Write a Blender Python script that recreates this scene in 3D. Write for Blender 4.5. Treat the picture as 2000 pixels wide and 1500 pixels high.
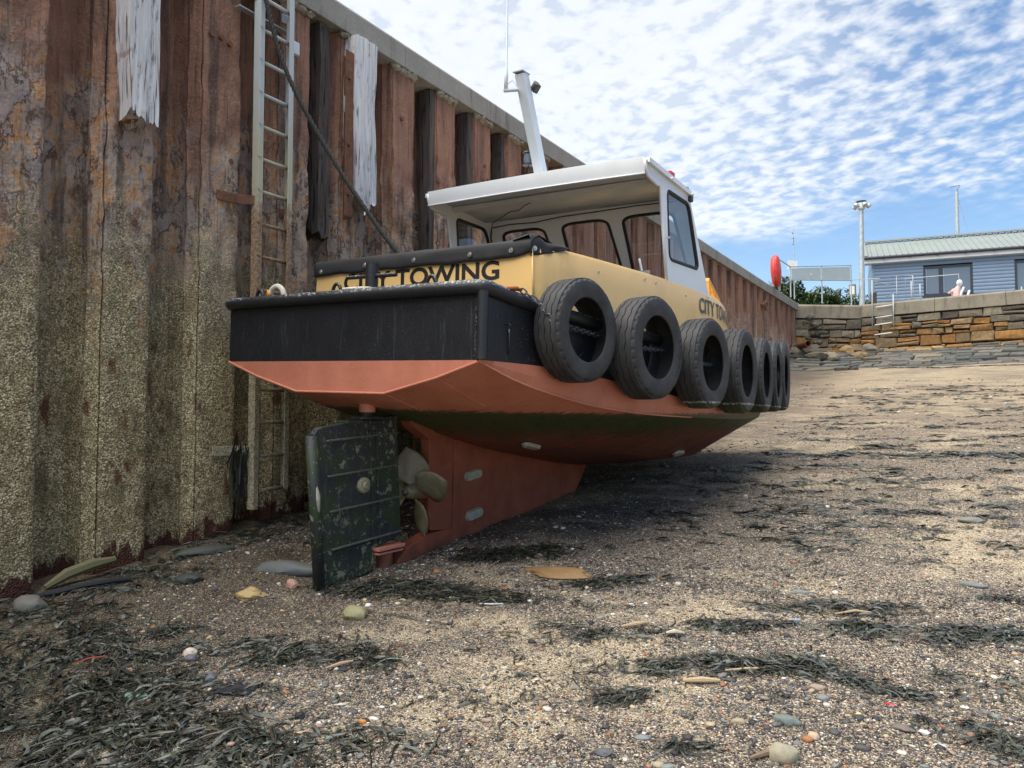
import bpy, math, random
import numpy as np
from math import sin, cos, pi, radians, sqrt, atan2
from mathutils import Vector, Matrix, noise
random.seed(7); rng = np.random.default_rng(7)
SC = bpy.context.scene
for o in list(bpy.data.objects): bpy.data.objects.remove(o)
COL = SC.collection

# ------------------------------------------------------------------ camera, sky, sun
cam = bpy.data.cameras.new('camera'); CAM = bpy.data.objects.new('camera', cam); COL.objects.link(CAM)
CAM.location = (0, 0, 1.65); CAM.rotation_euler = (radians(90 + 2.67), 0, radians(31))
cam.sensor_width = 36; cam.lens = 36 * 1502 / 2000; cam.clip_start = .05; cam.clip_end = 6000
SC.camera = CAM
SUN_DIR = Vector((-.20, -.36, .90)).normalized()         # towards the sun: high, a little behind and to the left, through thin cloud
SUN_EL = math.asin(SUN_DIR.z); SUN_AZ = atan2(SUN_DIR.x, SUN_DIR.y)
sun = bpy.data.lights.new('sun', 'SUN'); sun.energy = 2.3; sun.angle = radians(80); sun.color = (1, .95, .87)
SUN = bpy.data.objects.new('sun', sun); COL.objects.link(SUN); SUN.location = (-20, 0, 40)
SUN.rotation_euler = SUN_DIR.to_track_quat('Z', 'Y').to_euler()
vs = SC.view_settings; vs.view_transform = 'Standard'; vs.look = 'None'; vs.gamma = 1; vs.use_curve_mapping = False
vs.exposure = 1.5

class NG:                                                 # small node-graph helper
    def __init__(s, tree): s.t = tree; s.n = tree.nodes; s.l = tree.links
    def new(s, k, **kw):
        n = s.n.new(k)
        for a, b in kw.items(): setattr(n, a, b)
        return n
    def put(s, sock, v):
        if hasattr(v, 'is_linked') or isinstance(v, bpy.types.NodeSocket): s.l.new(v, sock)
        else:
            if sock.type == 'RGBA' and not hasattr(v, '__len__'): v = (v, v, v, 1)
            if sock.type == 'RGBA' and len(v) == 3: v = (*v, 1)
            sock.default_value = v
    def noise(s, vec, scale, detail=4, rough=.55, dist=0., out='Fac'):
        n = s.new('ShaderNodeTexNoise'); s.put(n.inputs['Vector'], vec)
        n.inputs['Scale'].default_value = scale; n.inputs['Detail'].default_value = detail
        n.inputs['Roughness'].default_value = rough; n.inputs['Distortion'].default_value = dist
        return n.outputs[out]
    def vor(s, vec, scale, feature='F1', out='Distance', rnd=1.):
        n = s.new('ShaderNodeTexVoronoi', feature=feature); s.put(n.inputs['Vector'], vec)
        n.inputs['Scale'].default_value = scale; n.inputs['Randomness'].default_value = rnd
        return n.outputs[out]
    def ramp(s, fac, stops, interp='LINEAR'):
        n = s.new('ShaderNodeValToRGB'); s.put(n.inputs[0], fac); r = n.color_ramp; r.interpolation = interp
        while len(r.elements) < len(stops): r.elements.new(.5)
        for e, (p, c) in zip(r.elements, stops):
            e.position = p; e.color = (c, c, c, 1) if not hasattr(c, '__len__') else (*c, 1)
        return n.outputs[0]
    def mix(s, fac, a, b, mode='MIX'):
        n = s.new('ShaderNodeMix', data_type='RGBA', blend_type=mode)
        s.put(n.inputs[0], fac); s.put(n.inputs[6], a); s.put(n.inputs[7], b); return n.outputs[2]
    def math(s, op, a, b=0., clamp=False):
        n = s.new('ShaderNodeMath', operation=op, use_clamp=clamp); s.put(n.inputs[0], a); s.put(n.inputs[1], b); return n.outputs[0]
    def step(s, x, lo, hi):                               # smooth 0..1 between lo and hi
        n = s.new('ShaderNodeMapRange', interpolation_type='SMOOTHSTEP'); s.put(n.inputs[0], x)
        n.inputs[1].default_value = lo; n.inputs[2].default_value = hi; return n.outputs[0]
    def pos(s): return s.new('ShaderNodeNewGeometry').outputs['Position']
    def obj(s): return s.new('ShaderNodeTexCoord').outputs['Object']
    def sep(s, v): n = s.new('ShaderNodeSeparateXYZ'); s.put(n.inputs[0], v); return n.outputs
    def vmul(s, v, k): n = s.new('ShaderNodeVectorMath', operation='MULTIPLY'); s.put(n.inputs[0], v); n.inputs[1].default_value = k; return n.outputs[0]
    def vadd(s, v, k): n = s.new('ShaderNodeVectorMath', operation='ADD'); s.put(n.inputs[0], v); s.put(n.inputs[1], k); return n.outputs[0]
    def attr(s, name): return s.new('ShaderNodeAttribute', attribute_name=name).outputs['Color']
    def bump(s, h, strength=.5, dist=.01, nrm=None):
        n = s.new('ShaderNodeBump'); s.put(n.inputs['Height'], h); n.inputs['Strength'].default_value = strength
        n.inputs['Distance'].default_value = dist
        if nrm is not None: s.l.new(nrm, n.inputs['Normal'])
        return n.outputs[0]

def make_mat(name):
    m = bpy.data.materials.new(name); m.use_nodes = True; g = NG(m.node_tree)
    b = g.n['Principled BSDF']; return m, g, b
def fin(g, b, col=None, rough=None, nrm=None, metal=None, spec=None):
    if col is not None: g.put(b.inputs['Base Color'], col)
    if rough is not None: g.put(b.inputs['Roughness'], rough)
    if metal is not None: g.put(b.inputs['Metallic'], metal)
    if spec is not None: g.put(b.inputs['Specular IOR Level'], spec)
    if nrm is not None: g.l.new(nrm, b.inputs['Normal'])

W = bpy.data.worlds.new('World'); SC.world = W; W.use_nodes = True; g = NG(W.node_tree)
bg = g.n['Background']; bg.inputs['Strength'].default_value = .10
sky = g.new('ShaderNodeTexSky', sky_type='NISHITA', sun_disc=False); sky.sun_elevation = SUN_EL; sky.sun_rotation = SUN_AZ
sky.air_density = 1.0; sky.dust_density = .6; sky.ozone_density = 1.6
d = g.new('ShaderNodeTexCoord').outputs['Generated']; sx, sy, sz = g.sep(d)
zz = g.math('ADD', g.math('MAXIMUM', sz, .0), .10)
cv = g.new('ShaderNodeCombineXYZ'); g.put(cv.inputs[0], g.math('DIVIDE', sx, zz)); g.put(cv.inputs[1], g.math('DIVIDE', sy, zz))
rot = g.new('ShaderNodeVectorRotate'); g.put(rot.inputs['Vector'], cv.outputs[0]); rot.inputs['Angle'].default_value = radians(38)
rv = rot.outputs[0]; warp = g.vmul(g.noise(rv, 2.2, 2, .5, out='Color'), (.06, .06, 0)); rv2 = g.vadd(rv, warp)
cells = g.noise(g.vmul(rv2, (.95, 1.0, 1)), 17.0, 3, .50, .12)
mid = g.noise(rv2, 1.9, 3, .5)
big = g.noise(g.vadd(rv, (3.1, 1.7, 0)), .42, 2, .5)
lean = g.math('ADD', g.math('MULTIPLY', sx, -.42), g.math('MULTIPLY', sz, .25))     # the layer thickens towards the sea side
cov = g.math('ADD', g.math('ADD', g.math('MULTIPLY', big, .35), g.math('MULTIPLY', mid, .34)), lean)
dens = g.math('ADD', g.math('MULTIPLY', cells, .95), cov)
mask = g.step(dens, .68, 1.14)
low = g.step(g.math('ADD', sz, g.math('MULTIPLY', g.math('SUBTRACT', mid, .5), .16)), .205, .275)
mask = g.math('MULTIPLY', mask, g.math('ADD', g.math('MULTIPLY', low, .9), .04))
veil = g.math('MULTIPLY', g.step(cov, .34, .66), .72); mask = g.math('MAXIMUM', mask, g.math('MULTIPLY', veil, low)); mask = g.math('MULTIPLY', mask, .96)
shade = g.noise(rv2, 4.2, 4, .6)
ccol = g.ramp(g.math('ADD', g.math('MULTIPLY', shade, .5), g.math('MULTIPLY', dens, .35)), [(.3, (3.1, 3.4, 3.8)), (.62, (3.55, 3.7, 3.85)), (.85, (3.8, 3.85, 3.9))])
hs = g.new('ShaderNodeHueSaturation'); hs.inputs['Saturation'].default_value = 1.12; hs.inputs['Value'].default_value = .66; g.put(hs.inputs['Color'], sky.outputs[0])
g.put(bg.inputs['Color'], g.mix(mask, hs.outputs[0], ccol))

# ------------------------------------------------------------------ mesh helpers
def frame_from(z, x=None):
    z = Vector(z).normalized(); x = Vector(x) if x is not None else (Vector((0, 0, 1)) if abs(z.z) < .9 else Vector((1, 0, 0)))
    x = (x - z * x.dot(z)).normalized(); return Matrix((x, z.cross(x), z)).transposed()
class MB:
    def __init__(s): s.v = []; s.f = []; s.m = []
    def add(s, vs, fs, m=0):
        k = len(s.v); s.v += [tuple(p) for p in vs]; s.f += [tuple(i + k for i in f) for f in fs]; s.m += [m] * len(fs); return s
    def box(s, c, d, R=None, m=0):
        vs = [Vector((x * d[0] / 2, y * d[1] / 2, z * d[2] / 2)) for x in (-1, 1) for y in (-1, 1) for z in (-1, 1)]
        if R is not None: vs = [R @ v for v in vs]
        return s.hexa([Vector(c) + v for v in vs], m)
    def hexa(s, p, m=0): return s.add(p, [(0, 1, 3, 2), (4, 6, 7, 5), (0, 4, 5, 1), (2, 3, 7, 6), (0, 2, 6, 4), (1, 5, 7, 3)], m)
    def bar(s, a, b, w, h=None, up=(0, 0, 1), m=0):       # rectangular bar from a to b
        a = Vector(a); b = Vector(b); R = frame_from(b - a, up); return s.box((a + b) / 2, (h or w, w, (b - a).length), R, m)
    def tube(s, path, r, n=8, closed=False, caps=True, m=0):
        P = [Vector(p) for p in path]; N = len(P); rs = r if hasattr(r, '__len__') else [r] * N
        vs = []; x = None
        for i in range(N):
            t = (P[(i + 1) % N] - P[i - 1]) if closed else (P[min(i + 1, N - 1)] - P[max(i - 1, 0)])
            R = frame_from(t, x); x = R.col[0].copy()
            vs += [P[i] + R @ Vector((cos(2 * pi * k / n), sin(2 * pi * k / n), 0)) * rs[i] for k in range(n)]
        fs = [(i * n + k, i * n + (k + 1) % n, ((i + 1) % N) * n + (k + 1) % n, ((i + 1) % N) * n + k) for i in range(N if closed else N - 1) for k in range(n)]
        if caps and not closed: fs += [tuple(range(n))[::-1], tuple((N - 1) * n + k for k in range(n))]
        return s.add(vs, fs, m)
    def prism(s, poly, ext, m=0):                         # polygon extruded by a vector
        P = [Vector(p) for p in poly]; e = Vector(ext); n = len(P)
        return s.add(P + [p + e for p in P], [tuple(range(n))[::-1], tuple(range(n, 2 * n))] + [(i, (i + 1) % n, n + (i + 1) % n, n + i) for i in range(n)], m)
    def lathe(s, prof, n, M=None, m=0, closed=False, rmod=None):
        vs = []
        for j in range(n):
            a = 2 * pi * j / n
            for i, (r, z) in enumerate(prof):
                if rmod: r, z = rmod(i, j, r, z)
                p = Vector((r * cos(a), r * sin(a), z)); vs.append(M @ p if M is not None else p)
        k = len(prof); e = k if closed else k - 1
        return s.add(vs, [(j * k + i, ((j + 1) % n) * k + i, ((j + 1) % n) * k + (i + 1) % k, j * k + (i + 1) % k) for j in range(n) for i in range(e)], m)
    def grid(s, rows, m=0, cu=False):
        nr = len(rows); nc = len(rows[0])
        return s.add([p for r in rows for p in r], [(i * nc + j, i * nc + (j + 1) % nc, (i + 1) * nc + (j + 1) % nc, (i + 1) * nc + j) for i in range(nr - 1) for j in range(nc if cu else nc - 1)], m)
    def blob(s, c, size, seed=0, sub=2, rough=.25, R=None, m=0):
        v, f = ICO[sub]; c = Vector(c); o = Vector((seed * 7.3, seed * 3.1, seed * 1.7)); vs = []
        for p in v:
            k = 1 + rough * noise.noise(p * 1.3 + o) + rough * .5 * noise.noise(p * 3.1 + o)
            q = Vector((p.x * size[0] / 2, p.y * size[1] / 2, p.z * size[2] / 2)) * k
            vs.append(c + (R @ q if R is not None else q))
        return s.add(vs, f, m)
    def build(s, name, mats, parent=None, smooth=None, bevel=0):
        me = bpy.data.meshes.new(name); me.from_pydata([tuple(p) for p in s.v], [], s.f)
        mats = mats if isinstance(mats, (list, tuple)) else [mats]
        for x in mats: me.materials.append(x)
        if len(mats) > 1: me.polygons.foreach_set('material_index', s.m)
        me.validate(); me.update()
        if smooth:
            me.shade_smooth()
            if smooth is not True: me.set_sharp_from_angle(angle=radians(smooth))
        o = bpy.data.objects.new(name, me); COL.objects.link(o)
        if parent is not None: attach(o, parent)
        if bevel:
            b = o.modifiers.new('bevel', 'BEVEL'); b.width = bevel; b.segments = 2; b.limit_method = 'ANGLE'; b.angle_limit = radians(35)
        return o
def _ico():
    t = (1 + 5 ** .5) / 2
    v = [Vector(p).normalized() for p in [(-1, t, 0), (1, t, 0), (-1, -t, 0), (1, -t, 0), (0, -1, t), (0, 1, t), (0, -1, -t), (0, 1, -t), (t, 0, -1), (t, 0, 1), (-t, 0, -1), (-t, 0, 1)]]
    f = [(0, 11, 5), (0, 5, 1), (0, 1, 7), (0, 7, 10), (0, 10, 11), (1, 5, 9), (5, 11, 4), (11, 10, 2), (10, 7, 6), (7, 1, 8), (3, 9, 4), (3, 4, 2), (3, 2, 6), (3, 6, 8), (3, 8, 9), (4, 9, 5), (2, 4, 11), (6, 2, 10), (8, 6, 7), (9, 8, 1)]
    out = {0: (v, f)}
    for k in (1, 2, 3):
        v = list(v); c = {}; nf = []
        def md(a, b):
            q = (min(a, b), max(a, b))
            if q not in c: v.append(((v[a] + v[b]) / 2).normalized()); c[q] = len(v) - 1
            return c[q]
        for a, b, d_ in f:
            x, y, z = md(a, b), md(b, d_), md(d_, a); nf += [(a, x, z), (b, y, x), (d_, z, y), (x, y, z)]
        f = nf; out[k] = (v, f)
    return out
ICO = _ico(); ICO['o'] = ([Vector(q) for q in ((1, 0, 0), (0, 1, 0), (-1, 0, 0), (0, -1, 0), (.1, .05, 1), (0, 0, -1))], [(0, 1, 4), (1, 2, 4), (2, 3, 4), (3, 0, 4), (1, 0, 5), (2, 1, 5), (3, 2, 5), (0, 3, 5)])
def attach(o, parent):
    o.parent = parent
    if 'off' in parent: o.matrix_parent_inverse = Matrix.Translation([-x for x in parent['off']])
def tag(o, label=None, cat=None, group=None, kind=None):
    if label: o['label'] = label
    if cat: o['category'] = cat
    if group: o['group'] = group
    if kind: o['kind'] = kind
    return o
def root(name, off, label, cat, group=None, M=None):      # Empty at the thing's base; children keep the coordinates they were built in
    o = bpy.data.objects.new(name, None); COL.objects.link(o); o.empty_display_size = .2; o['off'] = list(off)
    o.matrix_world = (M if M is not None else Matrix()) @ Matrix.Translation(off)
    return tag(o, label, cat, group)
def smst(a, b, x): t = min(1., max(0., (x - a) / (b - a))); return t * t * (3 - 2 * t)
def lerp(a, b, t): return a + (b - a) * t
def catmull(xs, ys, x):
    i = max(0, min(len(xs) - 2, int(np.searchsorted(xs, x)) - 1)); h = xs[i + 1] - xs[i]; t = (x - xs[i]) / h
    def sl(j):
        if j == 0: return (ys[1] - ys[0]) / (xs[1] - xs[0])
        if j == len(xs) - 1: return (ys[-1] - ys[-2]) / (xs[-1] - xs[-2])
        return (ys[j + 1] - ys[j - 1]) / (xs[j + 1] - xs[j - 1])
    m0, m1 = sl(i) * h, sl(i + 1) * h
    return (2 * t**3 - 3 * t * t + 1) * ys[i] + (t**3 - 2 * t * t + t) * m0 + (-2 * t**3 + 3 * t * t) * ys[i + 1] + (t**3 - t * t) * m1
def ground_z(x, y):
    b = -.09 + .125 * max(-2., min(y, 30.)) + .17 * smst(-3.9, -5.6, x)
    if y < -2: b += .03 * (y + 2)
    return b
def text_mesh(body, bold=0., extrude=0.):
    cu = bpy.data.curves.new('lettering', 'FONT'); cu.body = body; cu.size = 1; cu.offset = bold; cu.extrude = extrude; cu.resolution_u = 4
    o = bpy.data.objects.new('lettering', cu); COL.objects.link(o)
    dg = bpy.context.evaluated_depsgraph_get(); me = bpy.data.meshes.new_from_object(o.evaluated_get(dg))
    vs = [v.co.copy() for v in me.vertices]; fs = [tuple(p.vertices) for p in me.polygons]
    bpy.data.objects.remove(o); bpy.data.curves.remove(cu); bpy.data.meshes.remove(me)
    x0 = min(v.x for v in vs); x1 = max(v.x for v in vs); y0 = min(v.y for v in vs); y1 = max(v.y for v in vs)
    return [((v.x - x0) / (x1 - x0), (v.y - y0) / (y1 - y0), v.z) for v in vs], fs

# ------------------------------------------------------------------ materials
def simple(name, col, rough=.6, metal=0., var=.15, scale=8., bump=0., bscale=60., spec=None, dirt=None, dirt_amt=.3):
    m, g, b = make_mat(name); v = g.obj()
    n = g.noise(v, scale, 5, .6)
    c = g.mix(g.ramp(n, [(.25, 0), (.75, 1)]), tuple(x * (1 - var) for x in col), tuple(min(1, x * (1 + var)) for x in col))
    if dirt is not None:
        n2 = g.noise(v, scale * .6, 6, .7); c = g.mix(g.math('MULTIPLY', g.step(n2, .5, .68), dirt_amt), c, dirt)
    nr = g.bump(g.noise(v, bscale, 4, .6), bump, .01) if bump else None
    fin(g, b, c, g.math('ADD', g.math('MULTIPLY', n, .25), rough - .12), nr, metal, spec); return m

def mat_pile():
    m, g, b = make_mat('rusted_sheet_steel'); p = g.pos(); x, y, z = g.sep(p)
    st = g.vmul(p, (1, 1, .16)); warp = g.noise(p, 2.2, 3, .6)
    n1 = g.noise(st, 5, 6, .65, .6); n2 = g.noise(g.vmul(p, (1, 1, .7)), 7, 7, .72, .25); n3 = g.noise(g.vmul(p, (1, 1, .06)), 9, 4, .6); n4 = g.noise(p, 38, 4, .7)
    smooth = g.mix(g.ramp(n1, [(.3, 0), (.7, 1)]), (.135, .070, .050), (.285, .155, .105))
    smooth = g.mix(g.math('MULTIPLY', g.step(n3, .50, .66), .85), smooth, (.070, .046, .038))
    smooth = g.mix(g.math('MULTIPLY', g.step(n2, .62, .74), .7), smooth, (.40, .17, .065))
    flaky = g.ramp(n2, [(.28, (.050, .033, .028)), (.40, (.15, .088, .060)), (.50, (.30, .25, .215)), (.56, (.38, .19, .075)), (.62, (.20, .135, .105)), (.72, (.36, .31, .275)), (.8, (.42, .25, .12))])
    flaky = g.mix(g.math('MULTIPLY', g.step(n3, .50, .66), .75), flaky, (.050, .038, .033))
    tone = g.noise(p, 1.3, 3, .6); flaky = g.mix(g.math('MULTIPLY', g.step(tone, .45, .65), .55), flaky, g.mix(n4, (.20, .155, .125), (.42, .35, .28)))
    zw = g.math('ADD', z, g.math('MULTIPLY', g.math('SUBTRACT', warp, .5), 2.2))
    zw = g.math('SUBTRACT', zw, g.math('MULTIPLY', y, .02))
    n5 = g.noise(g.vmul(p, (1, 1, .6)), 4.2, 6, .62, .15); patch = g.step(n5, .560, .572); rim = g.math('SUBTRACT', g.step(n5, .530, .552), patch, True)
    flaky = g.mix(g.math('MULTIPLY', patch, .75), flaky, g.mix(g.noise(p, 24, 4, .7), (.10, .085, .085), (.33, .285, .265))); flaky = g.mix(g.math('MULTIPLY', rim, .8), flaky, (.045, .028, .022))
    run = g.noise(g.vmul(p, (1, 1, .035)), 34, 4, .65); run2 = g.noise(g.vmul(p, (1, 1, .05)), 21, 4, .65)
    c = g.mix(g.step(zw, 3.7, 4.5), flaky, smooth); c = g.mix(g.math('MULTIPLY', g.step(run, .56, .68), .6), c, (.055, .036, .030)); c = g.mix(g.math('MULTIPLY', g.step(run2, .60, .70), .5), c, (.40, .20, .085)); c = g.mix(g.math('MULTIPLY', g.step(g.noise(p, 55, 4, .75), .56, .68), .35), c, (.40, .33, .27))
    bv = g.vor(p, 80, out='Distance'); bc = g.vor(p, 80, out='Color'); br = g.sep(bc)[0]
    barn = g.ramp(br, [(0, (.17, .14, .08)), (.3, (.32, .275, .165)), (.7, (.45, .39, .25)), (1, (.68, .62, .46))])
    barn = g.mix(g.math('MULTIPLY', g.step(bv, .45, .80), .8), barn, (.07, .058, .036))
    barn = g.mix(g.math('MULTIPLY', g.step(g.noise(p, 3.2, 4, .6), .42, .68), .5), barn, (.13, .11, .05))
    barn = g.mix(g.math('MULTIPLY', g.step(g.noise(p, 26, 3, .6), .50, .62), .45), barn, (.085, .07, .045))
    barn = g.mix(1., barn, (1.0, .98, .90), 'MULTIPLY'); barn = g.mix(g.math('MULTIPLY', g.step(g.noise(g.vmul(p, (1, 1, .35)), 7.5, 6, .7), .48, .70), .62), barn, (.10, .075, .045))
    spots = g.step(g.noise(g.vmul(p, (1, 1, .45)), 6.5, 4, .6), .60, .70)
    barn = g.mix(spots, barn, g.mix(n4, (.055, .028, .018), (.16, .075, .038)))
    zb = g.math('ADD', z, g.math('MULTIPLY', g.math('SUBTRACT', n1, .5), 3.4)); bmask = g.step(g.math('ADD', zb, g.math('MULTIPLY', n4, .5)), 3.75, 2.55)
    crust = g.math('MULTIPLY', bmask, g.math('ADD', .25, g.math('MULTIPLY', g.step(z, 4.0, 2.5), .75)))
    c = g.mix(crust, c, barn)
    hg = g.math('SUBTRACT', z, g.math('ADD', g.math('MULTIPLY', y, .125), .08))
    foot = g.step(g.math('ADD', hg, g.math('MULTIPLY', g.math('SUBTRACT', g.noise(g.vmul(p, (1, 1, .5)), 9, 5, .7), .5), .85)), .15, .09)
    c = g.mix(foot, c, g.mix(n4, (.030, .011, .008), (.085, .032, .020)))
    h = g.math('ADD', g.math('MULTIPLY', g.math('SUBTRACT', 1, bv), crust), g.math('ADD', g.math('ADD', g.math('MULTIPLY', n2, 1.2), g.math('MULTIPLY', patch, .5)), g.math('ADD', g.math('MULTIPLY', n4, .5), g.math('MULTIPLY', g.noise(p, 22, 3, .6), 1.3))))
    c = g.mix(1., c, (1.28, 1.25, 1.22), 'MULTIPLY'); fin(g, b, c, g.math('SUBTRACT', .88, g.math('MULTIPLY', foot, .45)), g.bump(h, .75, .016), 0, .3); return m

def mat_concrete(name, a, c2, moss=None):
    m, g, b = make_mat(name); p = g.pos(); n = g.noise(p, 2.2, 6, .65); f = g.noise(p, 60, 3, .7); ag = g.vor(p, 130, out='Color')
    c = g.mix(g.ramp(n, [(.3, 0), (.7, 1)]), a, c2); c = g.mix(.28, c, g.mix(g.sep(ag)[0], (.06, .055, .05), (.42, .39, .34)))
    st = g.noise(g.vmul(p, (1, 1, .15)), 5, 4, .6); c = g.mix(g.math('MULTIPLY', g.step(st, .52, .72), .5), c, (.085, .075, .06))
    if moss: c = g.mix(g.math('MULTIPLY', g.step(g.noise(p, 6, 5, .7), .58, .7), .6), c, moss)
    fin(g, b, c, .9, g.bump(g.math('ADD', f, g.math('MULTIPLY', n, 2)), .5, .01), 0, .25); return m

def mat_timber(name, a, c2, dark):
    m, g, b = make_mat(name); p = g.pos(); s = g.vmul(p, (1, 1, .055)); n = g.noise(s, 26, 6, .7, .8); n2 = g.noise(p, 4, 5, .65)
    c = g.mix(g.ramp(n, [(.3, 0), (.62, 1)]), a, c2); cr = g.step(g.noise(s, 42, 3, .5, .4), .40, .33)
    c = g.mix(g.math('MULTIPLY', cr, .85), c, dark); zs = g.sep(p)[2]
    c = g.mix(g.math('MULTIPLY', g.step(n2, .60, .72), .6), c, (.22, .10, .04))
    c = g.mix(g.math('MULTIPLY', g.step(g.noise(g.vmul(p, (1, 1, .2)), 16, 5, .75), .56, .66), .75), c, dark); rot_ = g.math('MULTIPLY', g.step(g.noise(s, 9, 5, .7, .6), .53, .62), g.step(zs, 5.0, 4.1)); c = g.mix(g.math('MULTIPLY', rot_, 1. if a[0] > .2 else 0.), c, (.25, .105, .035))
    fin(g, b, c, .88, g.bump(g.math('SUBTRACT', n, g.math('MULTIPLY', cr, 1.5)), .7, .012), 0, .2); return m

def mat_ground():
    m, g, b = make_mat('shingle_beach'); p = g.pos(); x, y, z = g.sep(p)
    v1 = g.new('ShaderNodeTexVoronoi'); g.put(v1.inputs['Vector'], p); v1.inputs['Scale'].default_value = 155
    r, gg, bb = g.sep(v1.outputs['Color'])
    sand = g.ramp(r, [(0, (.045, .036, .028)), (.12, (.15, .12, .085)), (.3, (.30, .245, .165)), (.55, (.37, .31, .215)), (.8, (.48, .42, .315)), (.93, (.70, .64, .52)), (1, (.16, .11, .09))], 'LINEAR')
    grav = g.ramp(r, [(0, (.022, .02, .021)), (.22, (.06, .05, .05)), (.42, (.135, .115, .105)), (.62, (.24, .20, .155)), (.8, (.36, .30, .215)), (.92, (.56, .51, .43)), (1, (.72, .68, .60))], 'CONSTANT')
    big = g.noise(g.vmul(p, (.7, 1, 1)), .75, 4, .55, .4); medn = g.noise(g.vmul(p, (.55, 1, 1)), 3.1, 5, .62, .5)
    f = g.math('ADD', g.math('MULTIPLY', big, .7), g.math('MULTIPLY', medn, .55))
    far = g.step(y, 8, 24)
    f = g.math('ADD', f, g.math('MULTIPLY', far, .10))
    c = g.mix(g.step(f, .60, .76), grav, sand)
    farc = g.mix(g.ramp(g.noise(g.vmul(p, (.25, 1, 1)), 9, 6, .75), [(.3, 0), (.66, 1)]), (.115, .088, .066), (.33, .255, .165))
    c = g.mix(g.math('MULTIPLY', g.step(y, 5, 18), .42), c, farc); spk = g.noise(g.vmul(p, (.8, 1.2, 1)), 17, 3, .8); c = g.mix(g.math('MULTIPLY', g.step(y, 5, 12), g.math('MULTIPLY', g.step(spk, .56, .66), .6)), c, (.06, .052, .045))
    # drifts of dark weed scraps along the tide lines, and the damp foot of the wall
    line = g.noise(g.vmul(p, (.22, 1.5, 1)), 2.2, 6, .72, .3); c = g.mix(g.math('MULTIPLY', g.step(line, .60, .70), .8), c, (.04, .036, .03))
    scrap = g.noise(g.vmul(p, (.6, 1.3, 1)), 24, 4, .75, .9); c = g.mix(g.math('MULTIPLY', g.step(scrap, .60, .68), .75), c, (.028, .026, .022))
    wet = g.math('ADD', x, g.math('MULTIPLY', g.math('SUBTRACT', medn, .5), 2.6)); damp = g.step(wet, -2.4, -4.6)
    c = g.mix(g.math('MULTIPLY', damp, .68), c, g.mix(r, (.016, .014, .011), (.10, .075, .045)))
    c = g.mix(1., c, (1.05, 1.0, .93), 'MULTIPLY')
    h = g.math('ADD', g.math('SUBTRACT', 1, v1.outputs['Distance']), g.math('MULTIPLY', g.noise(p, 40, 4, .7), .9))
    fin(g, b, c, g.math('SUBTRACT', .86, g.math('MULTIPLY', damp, .25)), g.bump(h, .8, .006), 0, .3); return m

def mat_vcol(name, rough=.7, bump=.3, bscale=30., spec=.35, var=.35, speck=None):
    m, g, b = make_mat(name); v = g.obj(); c = g.attr('Col'); n = g.noise(g.pos(), bscale, 5, .65)
    c = g.mix(g.ramp(n, [(.25, 0), (.75, 1)]), g.mix(var, c, (0, 0, 0)), c)
    if speck: c = g.mix(g.math('MULTIPLY', g.step(g.noise(g.pos(), speck[0], 4, .7), .55, .66), speck[2]), c, speck[1])
    fin(g, b, c, rough, g.bump(n, bump, .01), 0, spec); return m

def mat_hull():
    m, g, b = make_mat('antifouling_red_paint'); v = g.obj(); x, y, z = g.sep(v)
    n = g.noise(v, 3, 5, .6); c = g.mix(g.ramp(n, [(.3, 0), (.7, 1)]), (.44, .145, .085), (.56, .21, .135))
    f = g.noise(v, 18, 5, .7); c = g.mix(g.math('MULTIPLY', g.step(f, .58, .72), .4), c, (.24, .09, .055)); rs = g.noise(g.vmul(v, (7, 7, .7)), 4, 5, .65); c = g.mix(g.math('MULTIPLY', g.step(rs, .58, .74), .4), c, (.30, .12, .06)); sc = g.noise(g.vmul(v, (3, .5, 9)), 6, 4, .6); c = g.mix(g.math('MULTIPLY', g.step(sc, .64, .70), .3), c, (.62, .33, .25))
    ns = g.noise(g.vmul(v, (2.5, 9, 1.0)), 4, 5, .7)
    zz = g.math('ADD', z, g.math('MULTIPLY', g.math('SUBTRACT', ns, .5), .10))
    old = g.mix(g.noise(g.vmul(v, (1, 2.5, 1)), 5, 5, .65), (.15, .045, .027), (.30, .095, .056)); old = g.mix(g.math('MULTIPLY', g.step(g.noise(g.vmul(v, (2, 3, 6)), 3.5, 5, .7), .46, .66), .7), old, (.04, .045, .02)); c = g.mix(g.step(zz, -.335, -.355), c, old)
    weed = g.math('MULTIPLY', g.step(zz, -.335, -.375), g.step(g.math('ADD', z, g.math('ADD', g.math('MULTIPLY', ns, .45), g.math('MULTIPLY', n, .25))), -.28, -.10))
    wn = g.noise(g.vmul(v, (3, 14, 2)), 7, 5, .7)
    c = g.mix(g.math('MULTIPLY', weed, .96), c, g.ramp(wn, [(.3, (.015, .018, .008)), (.5, (.040, .062, .018)), (.65, (.07, .105, .03)), (.8, (.075, .065, .035))]))
    fin(g, b, c, g.math('SUBTRACT', .62, g.math('MULTIPLY', n, .2)), g.bump(g.math('ADD', f, g.math('MULTIPLY', g.math('MULTIPLY', wn, weed), 3)), .3, .008), 0, .4); return m

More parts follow.
